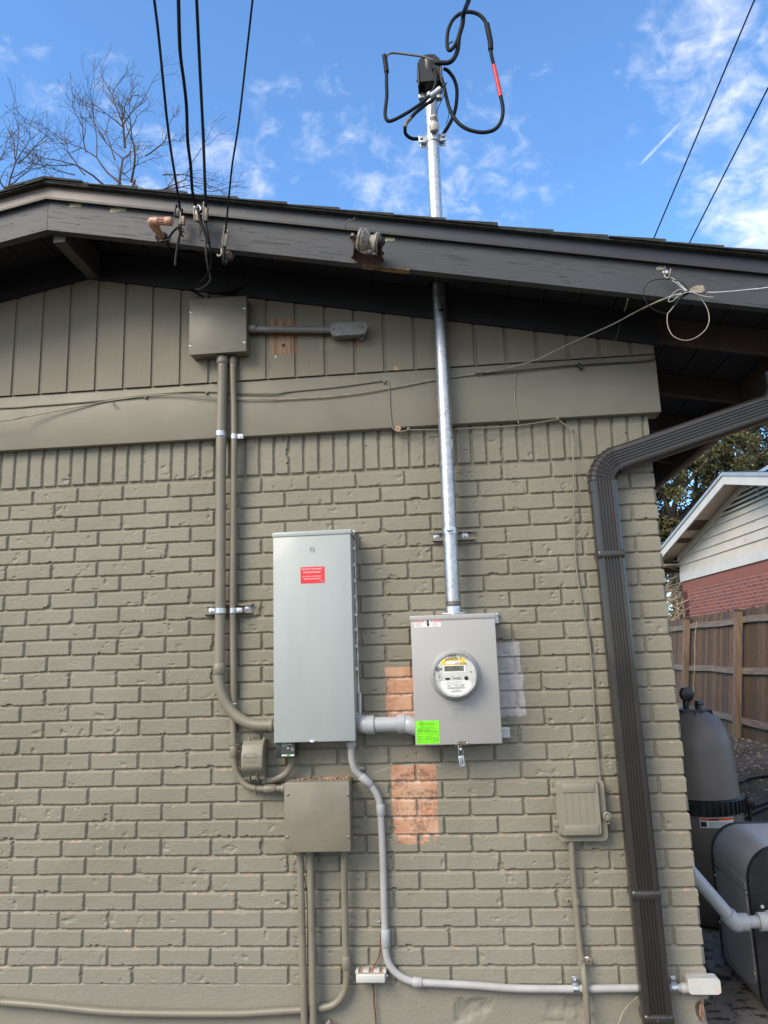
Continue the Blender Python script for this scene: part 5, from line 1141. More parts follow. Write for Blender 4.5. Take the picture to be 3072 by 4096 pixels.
# ------------------------------------------------------------------ on the rake board: insulator, vent, cables
def insulator():
    t = thing('wire_holder', 'old porcelain spool insulator in a rusty clevis on the rake board', 'insulator', kI(680, 1060, .44))
    q = lambda x, y, d: kI(x, y, d)
    b = MB(); th = .005
    # U bracket: plate on the board then two arms coming out
    P = [q(400, 560, .53), q(365, 640, .52), q(362, 860, .46), q(400, 930, .445), q(500, 1000, .437), q(700, 1045, .435), q(870, 1050, .435), q(930, 1000, .445), q(950, 860, .46), q(965, 700, .52), q(985, 570, .53)]
    def ribbon(pts, wdir, wdt, th):
        n = len(pts); vs = []
        for i, p in enumerate(pts):
            T = (pts[min(i + 1, n - 1)] - pts[max(i - 1, 0)]).normalized(); wv = (wdir - T * wdir.dot(T)).normalized(); nv = T.cross(wv)
            for a_, c_ in ((-1, -1), (1, -1), (1, 1), (-1, 1)): vs.append(p + wv * a_ * wdt / 2 + nv * c_ * th / 2)
        b.add(vs, [(4 * i + k, 4 * i + (k + 1) % 4, 4 * i + 4 + (k + 1) % 4, 4 * i + 4 + k) for i in range(n - 1) for k in range(4)] + [(0, 1, 2, 3), (4 * n - 4, 4 * n - 3, 4 * n - 2, 4 * n - 1)])
    ribbon(cs(P, 3), Vector((.1, -.75, .65)), .042, .004); b.build('clevis', M['rust'], t)
    A = q(395, 545, .515); B = q(985, 650, .515); ax = (B - A).normalized(); b = MB(); b.tube([A - ax * .012, B + ax * .012], .0065, 12); b.build('pin', M['rust'], t)
    b = MB(); b.lathe([(.014, -.016), (.014, -.006)], A, ax, 14); b.build('pin_head', M['zincold'], t); b = MB(); b.lathe([(.012, 0), (.012, .010)], B, ax, 6); b.build('nut', M['black'], t)
    s0 = q(470, 590, .515); Lg = (q(930, 650, .515) - s0).length; b = MB()
    k = Lg
    b.lathe([(.010, 0), (.040, .0), (.044, .004 * 1), (.044, .009), (.038, .012), (.038, .014), (.045, .018), (.0445, .024), (.036, .032), (.025, .045), (.0225, k * .55), (.026, k * .66), (.034, k * .78), (.039, k * .84), (.0395, k * .89), (.034, k * .915), (.034, k * .93), (.040, k * .95), (.039, k * .985), (.010, k)], s0, ax, 36); b.build('spool', M['porcelain'], t)
    b = MB(); c = q(700, 860, .442); b.tube([(c.x + .012 * math.cos(a_), c.y - .002, c.z + .012 * math.sin(a_)) for a_ in [i / 16 * 6.2832 for i in range(17)]], .003, 6); b.build('lag_ring', M['rust'], t)
    b = MB(); c = q(965, 1090, .43); b.tube([(c.x + .016 * math.cos(a_), c.y - .004, c.z + .014 * math.sin(a_)) for a_ in [i / 16 * 4.9 + 1 for i in range(17)]], .0022, 6); b.build('loose_wire', M['rust'], t)
insulator()
b = MB(); b.tube(cs([kI(385, 110, .46), kI(330, 175, .475), kI(255, 162, .475), kI(200, 225, .47), kI(178, 300, .46), kI(182, 362, .45)]), .0016, 6); tag(b.build('wire_stub', M['cablegrey']), 'thin bent wire sticking down from the shingle edge above the spool insulator', 'wire')
def vent():
    q = lambda x, y, d: kG(x, y, d)
    t = thing('vent_pipe', 'tan plastic vent elbow with slotted tip poking out of the rake board', 'vent', q(320, 560, .42))
    r = .0145; E = q(205, 375, .50); E = q(190, 372, .505)
    b = MB(); b.tube([q(335, 575, .415), q(300, 520, .44), q(245, 440, .475)], r * .92, 20); b.build('stub', M['tan'], t)
    b = MB(); b.tube(cs([q(262, 465, .468), q(228, 418, .487), q(198, 380, .502), q(188, 358, .508), q(205, 350, .510), q(240, 350, .511), q(278, 350, .512)], 4), r * 1.18, 20); b.build('elbow', M['tan'], t)
    b = MB(); A, B = q(275, 349, .512), q(375, 349, .514)
    b.tube([A, B], r * .70, 14); 
    ax = (B - A).normalized(); u = Vector((0, -1, 0)); v = ax.cross(u).normalized(); u = v.cross(ax)
    for k in range(10):
        a_ = k / 10 * 6.2832; o_ = (u * math.cos(a_) + v * math.sin(a_)) * r * .98; b.tube([A + o_, B + o_], .0022, 6)
    b.build('slotted_tip', M['tan'], t)
    b = MB(); b.lathe([(r * 1.1, 0), (r * 1.25, .002), (r * 1.25, .022), (r * 1.12, .026)], B - ax * .001, ax, 8); b.lathe([(r * 1.0, .020), (r * .95, .0275)], B, ax, 20); b.build('cap', M['tan'], t)
    b = MB(); c = q(320, 560, .422)
    for k in range(14):
        a_ = k / 14 * 6.2832; b.lathe([(.0008, -.004), (.006, 0), (.003, .007)], c + Vector((.019 * math.cos(a_), rng.uniform(-.006, .002), .017 * math.sin(a_))), (math.cos(a_), -.6, math.sin(a_)), 5)
    b.build('sealant', M['black'], t)
    b = MB(); b.tube(cs([q(310, 598, .43), q(350, 602, .44), q(400, 590, .45), q(455, 582, .45)]), .0022, 6); b.build('zip_tie', M['cablegrey'], t)
vent()
DF = .47
def lerp_pts(kk, l, d0, d1):
    n = len(l); return [kk(x, y, d0 + (d1 - d0) * (i / (n - 1))) for i, (x, y) in enumerate(l)]
def overhead(label, l, r, low, extras):
    """cable from overhead (towards the viewer) down to the rake board"""
    P = lerp_pts(k1, l, 1.15, .49); dv = (P[0] - P[1]); P0 = P[0] + dv * 1.0; P00 = P0 + dv.normalized() * 6 + Vector((0, -2.0, -.4))
    t = thing('overhead_cable', label, 'cable', P[-1], 'overhead cables tied to the rake board')
    b = MB(); b.tube([P00, P0 + (P0 - P[0]) * .4] + cs([P0] + P, 5)[3:], r, 9, flat=.7); b.build('span', M['cable'], t)
    for nm, pts, rr, m in extras: b = MB(); b.tube(cs(pts, 5), rr, 8); b.build(nm, M[m], t)
    return t
def wedge(t, a, c, w_, th, m='zincold'):
    a, c = Vector(a), Vector(c); T = (c - a); L_ = T.length; T.normalize(); sd_ = Vector((1, 0, 0)); sd_ = (sd_ - T * sd_.dot(T)).normalized(); n_ = T.cross(sd_)
    Mx = Matrix((( sd_.x, n_.x, T.x, a.x), (sd_.y, n_.y, T.y, a.y), (sd_.z, n_.z, T.z, a.z), (0, 0, 0, 1)))
    b = MB(); b.box(-w_ / 2, w_ / 2, -th / 2, th / 2, 0, L_, bev=.003, M=Mx); b.box(-w_ / 2 - .001, -w_ / 2 + .003, -th / 2 - .003, th / 2 + .003, -.014, L_ * .9, M=Mx); return b.build('wedge_clamp', M[m], t)
t = overhead('leftmost overhead cable, tied beside the tan vent elbow', [(930, -6), (955, 200), (985, 500), (1005, 700), (1030, 900), (1065, 1120), (1085, 1255)], .0068, None, [
    ('tail', [kG(565, 200, .47), kG(575, 330, .465), kG(562, 420, .46), kG(520, 440, .46), kG(455, 510, .45), kG(405, 600, .44), kG(402, 670, .42), kG(440, 725, .38), kG(520, 748, .34), kG(640, 752, .27), kG(760, 752, .2), kG(850, 850, .14)], .0048, 'cable'),
    ('cut_end', [kG(550, 400, .47), kG(575, 430, .47), kG(560, 540, .46), kG(525, 720, .46), kG(505, 860, .46), kG(500, 935, .46)], .0052, 'cable'),
    ('tail', [kG(540, 440, .46), kG(570, 500, .46), kG(605, 552, .46)], .004, 'cable'),
    ('bail', [kG(600, 440, .46), kG(612, 470, .46), kG(590, 510, .46), kG(600, 480, .46), kG(650, 512, .46)], .0022, 'rust')])
wedge(t, kG(558, 180, .475), kG(540, 300, .47), .030, .016, 'black'); wedge(t, kG(605, 280, .47), kG(600, 405, .462), .018, .014, 'zincold')
t = overhead('second overhead cable from the left, its clamp hanging from wire bails', [(1076, -6), (1083, 250), (1092, 370), (1110, 500), (1125, 650), (1132, 850), (1150, 1000), (1160, 1150), (1178, 1235)], .0066, None, [
    ('tail', [kG(800, 180, .475), kG(815, 260, .475), kG(850, 380, .47), kG(890, 500, .465), (kG(935, 635, .46))], .0062, 'cable'),
    ('bail', [kG(755, 150, .475), kG(765, 200, .475), kG(800, 225, .475), kG(840, 190, .475), kG(820, 145, .475), kG(795, 140, .475)], .0026, 'zinc'),
    ('bail', [kG(765, 230, .47), kG(775, 320, .465), kG(830, 400, .46), kG(820, 460, .46), kG(850, 480, .46)], .0024, 'rust'),
    ('hook', [kG(850, 455, .45), kG(825, 520, .45), kG(820, 570, .45), kG(850, 605, .45), kG(885, 590, .45)], .0036, 'rust')])
wedge(t, kG(790, 210, .472), kG(800, 355, .465), .024, .014, 'zincold'); b = MB(); b.lathe([(.016, -.005), (.018, 0), (.016, .005)], kG(815, 195, .468), (0, -1, 0), 14); b.build('thimble', M['black'], t)
t = overhead('third overhead cable from the left, held by a boxy metal clamp', [(1186, -6), (1205, 400), (1225, 800), (1240, 1200), (1243, 1235)], .0078, None, [
    ('tail', [kG(905, 355, .47), kG(925, 480, .465), kG(950, 620, .455), kG(972, 760, .44), kG(982, 880, .40), kG(960, 990, .35), kG(900, 1090, .29), kG(820, 1160, .22), kG(720, 1222, .16), kG(665, 1250, .12), kG(720, 1265, .09), kG(800, 1310, .08), kG(870, 1355, .075)], .0050, 'cable'),
    ('tail', [kG(890, 500, .46), kG(905, 700, .44), kG(918, 850, .40), kG(940, 980, .34), kG(965, 1080, .28), kG(955, 1150, .2), kG(900, 1200, .14), kG(820, 1250, .11), kG(775, 1245, .10)], .0042, 'cablegrey')])
wedge(t, kG(912, 150, .485), kG(903, 355, .475), .0185, .016, 'zincold')
t = overhead('rightmost overhead cable of the four, clamped to a bare hook under the rake board', [(1524, -6), (1490, 300), (1440, 740), (1400, 1000), (1375, 1250), (1360, 1400)], .0052, None, [
    ('tail', [kG(1155, 680, .465), kG(1150, 780, .46), kG(1142, 880, .45), (kG(1155, 918, .44)), kG(1180, 905, .43), kG(1185, 850, .42)], .0065, 'cable'),
    ('hook', [kG(1060, 790, .44), kG(1075, 810, .44), kG(1105, 800, .44), kG(1120, 760, .44), kG(1115, 720, .43), kG(1150, 715, .40)], .0042, 'wire_cream'),
    ('tail', [kG(1000, 790, .36), kG(1060, 870, .28), kG(1120, 990, .2), kG(1180, 1120, .13), kG(1205, 1210, .08)], .0035, 'cable'),
    ('tail', [kG(1190, 1060, .15), kG(1240, 1020, .14), kG(1320, 1015, .12), kG(1390, 1060, .1), kG(1425, 1150, .08)], .0035, 'cable'),
    ('tail', [kG(1000, 1310, .07), kG(1150, 1290, .08), kG(1270, 1270, .08), (kG(1380, 1225, .07))], .006, 'cable')])
wedge(t, kG(1185, 460, .485), kG(1155, 685, .47), .0185, .015, 'wire_cream')
b = MB(); b.lathe([(.018, 0), (.022, .008), (.012, .02)], kG(1215, 810, .40), (.3, -.8, -.3), 14); b.build('ring_base', M['rust'], t)

def bundle():
    t = thing('cable_bundle', 'bundle of looped thin cables hung from a hook on the right rake board', 'cable bundle', kF(640, 1150, .47))
    def w_(pts, r, m, d0=.46, d1=None, nm='loop'):
        d1 = d0 if d1 is None else d1; n = len(pts); P = [kF(x, y, d0 + (d1 - d0) * i / (n - 1)) for i, (x, y) in enumerate(pts)]; b = MB(); b.tube(cs(P, 5), r * (.72 if r < .004 else .9), 9); b.build(nm, M[m], t)
    w_([(640, 520), (610, 455), (550, 410), (450, 380), (350, 370), (240, 376), (150, 410), (100, 470), (78, 545), (95, 630), (140, 700), (220, 765), (320, 800), (395, 804), (440, 760), (470, 720)], .0022, 'cable', .47)
    w_([(640, 545), (740, 575), (820, 640), (875, 720), (905, 810), (910, 900), (885, 980), (830, 1050), (740, 1115), (640, 1148), (540, 1138), (450, 1090), (400, 1010), (378, 920), (380, 820), (400, 790), (450, 730), (500, 660), (560, 600), (640, 540)], .0024, 'wire_cream', .475)
    w_([(470, 720), (490, 690), (520, 645), (570, 595), (640, 540)], .0052, 'cable', .475, nm='taped_trunk')
    w_([(575, 560), (610, 550), (650, 535)], .0085, 'cable', .478, nm='taped_knot')
    w_([(370, 345), (440, 385), (520, 440), (580, 490), (630, 525)], .0026, 'wire_white', .45, .47, 'messenger'); w_([(420, 345), (480, 385), (540, 430), (590, 480), (635, 520)], .0026, 'wire_white', .45, .47, 'messenger')
    w_([(620, 535), (560, 500), (490, 520), (430, 580), (393, 640), (410, 660), (460, 640), (520, 580), (560, 545)], .0017, 'wire_white', .48)
    w_([(470, 566), (540, 570), (620, 540), (700, 540), (800, 575), (880, 593), (965, 600)], .0019, 'wire_white', .48, .5, 'loose_end')
    w_([(850, 540), (1000, 538), (1150, 528), (1300, 515), (1450, 500), (1670, 474), (2600, 330), (6000, -900)], .0030, 'wire_white', .47, .9, 'span')
    a, c = kF(645, 530, .48), kF(820, 495, .49); b = MB(); T = (c - a).normalized(); b.prism([a + Vector((0, 0, -.006)), c + Vector((0, 0, -.020)), c + Vector((.004, 0, .011)), c + Vector((-.02, 0, .012)), a + Vector((.008, 0, .010))], (0, -.008, 0)); b.box(c.x - .003, c.x + .008, c.y - .010, c.y + .002, c.z - .018, c.z + .008, bev=.002); b.build('drop_clamp', M['zincold'], t)
    # hook on the board
    b = MB(); b.lathe([(.013, 0), (.013, .003), (.008, .007), (.007, .010)], kF(360, 293, .421), (0, -1, 0), 14); b.build('hook_washer', M['zinc'], t)
    b = MB(); b.tube(cs([kF(300, 295, .45), kF(330, 300, .45), kF(345, 330, .45), kF(365, 355, .455), kF(395, 350, .46), kF(410, 310, .455), kF(422, 245, .45)]), .0036, 8); b.build('j_hook', M['zincold'], t)
bundle()
# distant overhead lines and their little roof bracket
for (a, c, lab) in (((3022, -10), (2585, 1025), 'left of the two thin distant overhead lines in the right sky'), ((3110, 277), (2728, 1030), 'right of the two thin distant overhead lines in the right sky')):
    A, B = FAR(*c, 9.0), FAR(*a, 7.0); b = MB(); E = B + (B - A) * 2.5
    b.tube([A, B, E], .0075, 8); tag(b.build('overhead_line', M['cable']), lab, 'cable', 'distant overhead lines')
q = FAR(2725, 1010, 5.0); b = MB(); q = Vector((W(2728, 1012, .40).x, -.38, zb(W(2728, 1012, .40).x) + .21))
b.prism([q + Vector((-.012, 0, 0)), q + Vector((-.014, 0, .022)), q + Vector((-.004, 0, .018)), q + Vector((.006, 0, .010)), q + Vector((.022, 0, .0))], (0, .02, 0)); tag(b.build('roof_bracket', M['rust'], smooth=False), 'small rusty bracket standing on the shingle edge by the right line', 'bracket')

# ------------------------------------------------------------------ ground
def gz(x, y):
    t = min(max((x - 1.6) / 1.6, 0), 1); t = t * t * (3 - 2 * t); return -2.45 + .37 * t + (.15 * min(max((x - 3.4) / 3, 0), 1))
def ground():
    xs = [-80, -40, -20, -10, -6, -4, -2, -1, 0] + [.2 * i for i in range(1, 40)] + [9, 11, 14, 20, 30, 45, 80]; ys = [-80, -40, -20, -10, -6, -3, -1, 0] + [.3 * i for i in range(1, 60)] + [20, 24, 30, 45, 80, 150]
    b = MB(); vs = [(x, y, gz(x, y) + (.02 * (rng.random() - .5) if 0.2 < x < 8 and 0 < y < 18 else 0)) for y in ys for x in xs]; n = len(xs)
    b.add(vs, [(j * n + i, j * n + i + 1, (j + 1) * n + i + 1, (j + 1) * n + i) for j in range(len(ys) - 1) for i in range(n - 1)])
    m, nt, p, P = newmat('soil'); pset(p, .9)
    c = mixc(nt, ramp(nt, noise(nt, P, 3, 6, .6), .35, .65), (0.062, .047, .035), (0.12, .092, .068))
    c = mixc(nt, ramp(nt, noise(nt, P, 40, 6, .7), .58, .66), c, (0.17, .14, .11)); c = mixc(nt, ramp(nt, noise(nt, P, 1.1, 4), .55, .68), c, (0.055, .065, .025))
    nt.links.new(c, p.inputs['Base Color']); bump(nt, p, noise(nt, P, 25, 8, .7), 1, .03)
    o = b.build('ground', m); struct(o, 'bare dark soil yard')
ground()
b = MB(); b.box(.05, 1.75, -.6, 2.55, -2.455, -2.425, bev=.01)
m, nt_, p_, P_ = newmat('wet_concrete'); pset(p_, .9)
c_ = mixc(nt_, ramp(nt_, noise(nt_, P_, 5, 6, .6), .35, .65), (0.19, .155, .13), (0.27, .23, .195)); c_ = mixc(nt_, ramp(nt_, noise(nt_, P_, 14, 7, .7), .52, .58), c_, (0.045, .032, .025)); nt_.links.new(c_, p_.inputs['Base Color']); bump(nt_, p_, noise(nt_, P_, 60, 6, .7), .7, .005)
struct(b.build('concrete_pad', m), 'muddy concrete equipment pad beside the wall corner')
def gravel():
    b = MB(); 
    for i in range(1500):
        x = rng.uniform(1.7, 3.15); y = rng.uniform(3.6, 11); s_ = rng.uniform(.010, .032)
        if rng.random() > (x - 1.4) / 1.2: continue
        Mx = Matrix.Translation((x, y, gz(x, y) + s_ * .05)) @ Matrix.Rotation(rng.random() * 6, 4, 'Z') @ Matrix.Rotation(rng.random() * 3, 4, 'X') @ Matrix.Diagonal((s_ * rng.uniform(.7, 1.3), s_, s_ * rng.uniform(.5, .9), 1))
        v = [Mx @ Vector(q) for q in ((1, 0, 0), (-1, .1, 0), (.1, 1, 0), (0, -1, .1), (0, .1, 1), (.1, 0, -1), )]
        b.add(v, [(0, 2, 4), (2, 1, 4), (1, 3, 4), (3, 0, 4), (2, 0, 5), (1, 2, 5), (3, 1, 5), (0, 3, 5)])
    m, nt, p, P = newmat('limestone_gravel'); pset(p, .85); nt.links.new(mixc(nt, ramp(nt, noise(nt, P, 18, 3), .35, .65), (.085, .07, .058), (.27, .235, .20)), p.inputs['Base Color'])
    o = b.build('gravel', m, smooth=False); tag(o, 'pale limestone gravel strip along the foot of the fence', 'gravel', kind='stuff')
    g = MB()
    for i in range(900):
        cx, cy = rng.choice(((2.0, 4.7), (2.4, 5.6), (2.6, 7.4), (2.1, 6.2), (1.6, 4.0))); x = cx + rng.gauss(0, .16); y = cy + rng.gauss(0, .25); h = rng.uniform(.03, .09); a = rng.random() * 6.28; l = rng.uniform(.01, .05); z = gz(x, y)
        g.add([(x, y, z), (x + .004 * math.cos(a + 1.5), y + .004 * math.sin(a + 1.5), z), (x + l * math.cos(a), y + l * math.sin(a), z + h)], [(0, 1, 2)])
    tag(g.build('grass_tufts', mat('grass', (.05, .075, .02), .7, var=.3), smooth=False), 'sparse green grass tufts between gravel and soil', 'grass', kind='stuff')
gravel()
for i, (pts, lab) in enumerate((([(1.35, 3.4), (1.5, 4.2), (1.9, 4.9), (2.35, 5.0), (2.5, 5.6), (2.25, 5.9), (2.0, 5.6)], 'black hose curled at its end on the gravel'), ([(1.0, 3.3), (1.7, 4.1), (2.3, 4.3), (3.0, 4.0), (3.4, 3.7)], 'black hose crossing the gravel nearest the tank'), ([(1.1, 3.6), (1.8, 4.6), (2.5, 4.8), (3.1, 4.7), (3.6, 4.6)], 'black hose lying behind the nearest one on the gravel'))):
    b = MB(); b.tube(cs([(x, y, gz(x, y) + .03 + .015 * math.sin(3 * x + i)) for x, y in pts], 8), .017, 10); tag(b.build('hose', M['black']), lab, 'hose', 'hoses on the gravel')

# ------------------------------------------------------------------ filter tank
def tank():
    X, Y, Z = .625, 1.95, -2.425
    zt = k7(440, 345, -1.95).z; zb0 = k7(520, 850, -1.95).z; zb1 = k7(520, 935, -1.95).z
    t = thing('filter_tank', 'tall grey-brown pool filter tank with a black clamp ring behind the wall corner', 'filter tank', (X, Y, Z))
    m = mat('tank_plastic', (.145, .120, .102), .42, var=.06, vs=4, bs=150, bd=.0006); r = .232
    b = MB(); b.lathe([(r * .80, 0), (r * .92, .03), (r, .12), (r, zb1 - Z)], (X, Y, Z), (0, 0, 1), 48); b.build('lower_shell', m, t)
    h0 = zb0 - Z; h1 = zt - Z
    b = MB(); b.lathe([(r * .97, h0), (r * .955, h0 + .12), (r * .92, h1 - .24), (r * .885, h1 - .17), (r * .80, h1 - .105), (r * .66, h1 - .055), (r * .48, h1 - .022), (r * .40, h1 - .012)], (X, Y, Z), (0, 0, 1), 48); b.build('dome', m, t)
    b = MB(); b.lathe([(r, zb1 - Z - .005), (r * 1.06, zb1 - Z), (r * 1.07, h0 - .01), (r * 1.0, h0)], (X, Y, Z), (0, 0, 1), 48)
    for k in range(44):
        a = k / 44 * 6.2832; Mx = Matrix.Translation((X, Y, 0)) @ Matrix.Rotation(a, 4, 'Z'); b.box(r * 1.05, r * 1.10, -.006, .006, zb1 + .004, zb0 - .008, M=Mx)
    cr = b.build('clamp_ring', M['black'], t)
    b = MB(); b.box(X + r * 1.02, X + r * 1.02 + .05, Y - .10, Y - .05, zb1 + .015, zb0 - .01, bev=.008); b.tube([(X + r * 1.1, Y - .075, zb0), (X + r * 1.1, Y - .075, zb1 - .06)], .012, 10); b.tube(cs([(X + r * 1.1, Y - .075, zb1 - .05), (X + r * 1.18, Y - .075, zb1 - .09), (X + r * 1.2, Y - .075, zb1 - .16)]), .012, 10); b.build('clamp_knob', M['black'], cr)
    b = MB(); b.lathe([(.11, h1 - .028), (.115, h1 - .012), (.115, h1), (.02, h1 + .003)], (X, Y, Z), (0, 0, 1), 6)
    for k in range(6): Mx = Matrix.Translation((X, Y, 0)) @ Matrix.Rotation(k * 1.047 + .4, 4, 'Z'); b.prism([Mx @ Vector(q) for q in ((.09, 0, zt - .01), (.125, 0, zt - .01), (.135, 0, zt - .085))], Mx.to_3x3() @ Vector((0, .005, 0)))
    b.build('manifold_cap', mat('cap_plastic', (.055, .052, .052), .4), t)
    b = MB(); b.lathe([(.018, h1), (.018, h1 + .05)], (X - .035, Y, Z), (0, 0, 1), 14); b.lathe([(.020, h1), (.020, h1 + .035), (.016, h1 + .05)], (X + .035, Y - .02, Z), (0, 0, 1), 8); b.tube([(X + .02, Y - .05, zt + .03), (X + .06, Y - .02, zt + .03)], .01, 8); b.build('relief_valve', M['black'], t)
    b = MB(); b.lathe([(.042, -.02), (.046, -.016), (.046, .012), (.040, .016)], (X - .020, Y - .0, zt + .090), (.35, -.93, 0), 24); b.build('pressure_gauge', M['black'], t)
    # label, curved on the lower shell
    a0, a1 = -112, -62; za, zc = k7(580, 985, -1.75).z, k7(580, 1045, -1.75).z; n = 10
    def curved(a0, a1, z0, z1, rr, name, m_, par):
        b = MB(); vs = []
        for k in range(n + 1):
            a = R_(a0 + (a1 - a0) * k / n); vs += [(X + rr * math.cos(a), Y + rr * math.sin(a), z0), (X + rr * math.cos(a), Y + rr * math.sin(a), z1)]
        b.add(vs, [(2 * i, 2 * i + 1, 2 * i + 3, 2 * i + 2) for i in range(n)]); return b.build(name, M[m_], par)
    lb = curved(a0, a1, zc, za, r + .0015, 'warning_label', 'sticker', t); hh = za - zc
    curved(a0 + .5, a1 - .5, za - hh * .30, za - hh * .04, r + .0022, 'orange_heading', 'redo', lb); curved(a0 + 1, a0 + 9, zc + hh * .08, zc + hh * .6, r + .0022, 'black_symbol', 'ink', lb)
    for k in range(5): curved(a0 + 12, a1 - 2 - (k % 2) * 3, zc + hh * (.08 + k * .11), zc + hh * (.12 + k * .11), r + .0022, 'text_line', 'cablegrey', lb)
    curved(a0 + 14, a0 + 26, za - hh * .25, za - hh * .09, r + .0028, 'heading_word', 'ink', lb)
    curved(-150, -128, zt - .16, zt - .10, r * .90, 'side_label', 'redo', t)
M['redo'] = mat('orange_red', (.70, .10, .03), .5, bd=0)
tank()
def heater():
    X0, X1, Y0, Y1, Z0, Z1, r = .432, 1.28, .72, 1.235, -2.425, -1.722, .155
    t = thing('pool_heater', 'grey and black rounded pool heater cut off by the right edge of the photo', 'pool heater', ((X0 + X1) / 2, (Y0 + Y1) / 2, Z0))
    g = mat('heater_grey', (.46, .44, .43), .34, metal=.3, var=.05, vs=4, dirt=(.22, .2, .18), ds=45, dth=.72); bk = mat('heater_black', (.018, .018, .02), .4, var=.2, vs=20, dirt=(.16, .15, .12), ds=30, dth=.73)
    def arch(x0, x1, z1, r, y): 
        o = [(x1, y, Z0 + .01), (x0 + .02, y, Z0 + .01), (x0, y, Z0 + .05)]
        for k in range(13): a = math.pi - k / 12 * math.pi / 2; o.append((x0 + r + r * math.cos(a), y, z1 - r + r * math.sin(a)))
        for k in range(13): a = math.pi / 2 - k / 12 * math.pi / 2; o.append((x1 - r + r * math.cos(a), y, z1 - r + r * math.sin(a)))
        return o
    b = MB(); b.prism(arch(X0 + .004, X1, Z1 - .004, r, Y0 + .02), (0, Y1 - Y0 - .04, 0)); b.build('shell', g, t, angle=30)
    b = MB(); b.prism(arch(X0 - .001, X1 + .003, Z1, r, Y1 - .024), (0, .024, 0)); b.build('rear_trim', bk, t, angle=30)
    b = MB(); b.prism(arch(X0 - .001, X1 + .003, Z1, r, Y0 - .012), (0, .034, 0)); fb = b.build('front_bezel', bk, t, angle=30)
    b = MB(); q = arch(X0 + .135, X1 - .13, Z1 - .115, .07, Y0 - .022); b.prism(q, (0, .012, 0)); b.build('inner_rim', M['black'], fb, angle=30)
    b = MB(); q = arch(X0 + .150, X1 - .145, Z1 - .13, .06, Y0 - .026); b.prism(q, (0, .006, 0)); b.build('front_panel', mat('panel_grey', (.20, .215, .21), .4), fb, angle=30)
    # lighter side skirt, round-ended at the bottom
    b = MB(); zt = Z1 - .15
    def sk(f): return [(X0 - .003, y, z) for y, z in ([(Y0 + .045, zt - .02), (Y1 - .12, zt + .0)] + [((Y0 + .045 + Y1 - .12) / 2 - ((Y1 - .12 - Y0 - .045) / 2) * math.cos(a + math.pi), Z0 + .12 - .06 * math.sin(a)) for a in [k / 10 * math.pi for k in range(11)]])]
    b.prism(sk(0), (.006, 0, 0)); b.build('side_skirt', g, t, smooth=False)
    b = MB(); b.tube([(X0 - .001, Y0 + .02, Z1 - .205), (X0 - .001, Y1 - .02, Z1 - .205)], .003, 6); b.box(X0 - .002, X0 + .08, Y0 - .0145, Y0 - .011, Z1 - .208, Z1 - .204); b.build('seam', M['black'], t)
    for y, z in ((Y0 + .03, Z1 - .21), (Y1 - .05, Z1 - .25), (Y1 - .04, -2.2), (Y0 + .04, -2.28)):
        b = MB(); b.lathe([(.007, 0), (.006, .004)], (X0 - .003, y, z), (-1, 0, 0), 8); b.build('rivet', M['dial'], t)
    b = MB(); b.lathe([(.009, 0), (.007, .004)], (X0 + .045, Y0 - .013, -1.98), (0, -1, 0), 8); b.build('rivet', M['dial'], t)
heater()
def pvc():
    d = -.60; A = k7(370, 1290, d); B = k7(625, 1585, d); C_ = k7(675, 1610, d); D_ = k7(790, 1608, d); E_ = k7(870, 1606, d)
    t = thing('pool_pipe', 'grey PVC pool pipe angling down past the wall corner to an elbow and union', 'pipe', C_)
    A2 = A + (A - B).normalized() * .25
    b = MB(); b.tube([A2, A, B], .030, 24); b.build('pipe', M['pvc'], t); b = MB(); b.tube([C_, D_, E_ + (E_ - D_) * 3], .026, 24); b.build('pipe', M['pvc'], t)
    b = MB(); dAB = (B - A).normalized(); b.tube(cs([B - dAB * .02, B, B * .35 + C_ * .65 + Vector((-.002, 0, -.010)), C_, C_ + Vector((.035, 0, 0))], 5), .0372, 24); b.build('elbow', M['pvc'], t)
    b = MB(); b.lathe([(.040, 0), (.040, .045), (.034, .047)], D_, E_ - D_, 8); b.lathe([(.047, .040), (.047, .085)], D_, E_ - D_, 8); b.build('union', mat('pvc_light', (.42, .43, .44), .4, dirt=(.45, .3, .2), ds=40, dth=.65), t)
pvc()
# black cable at the wall foot
b = MB(); b.tube(cs([XP(2810, 3855, .06), XP(2835, 3885, .16), XP(2870, 3905, .25), XP(2920, 3915, .34)]), .009, 8); tag(b.build('cable', M['cable']), 'thick black cable running from the wall foot under the pool heater', 'cable')

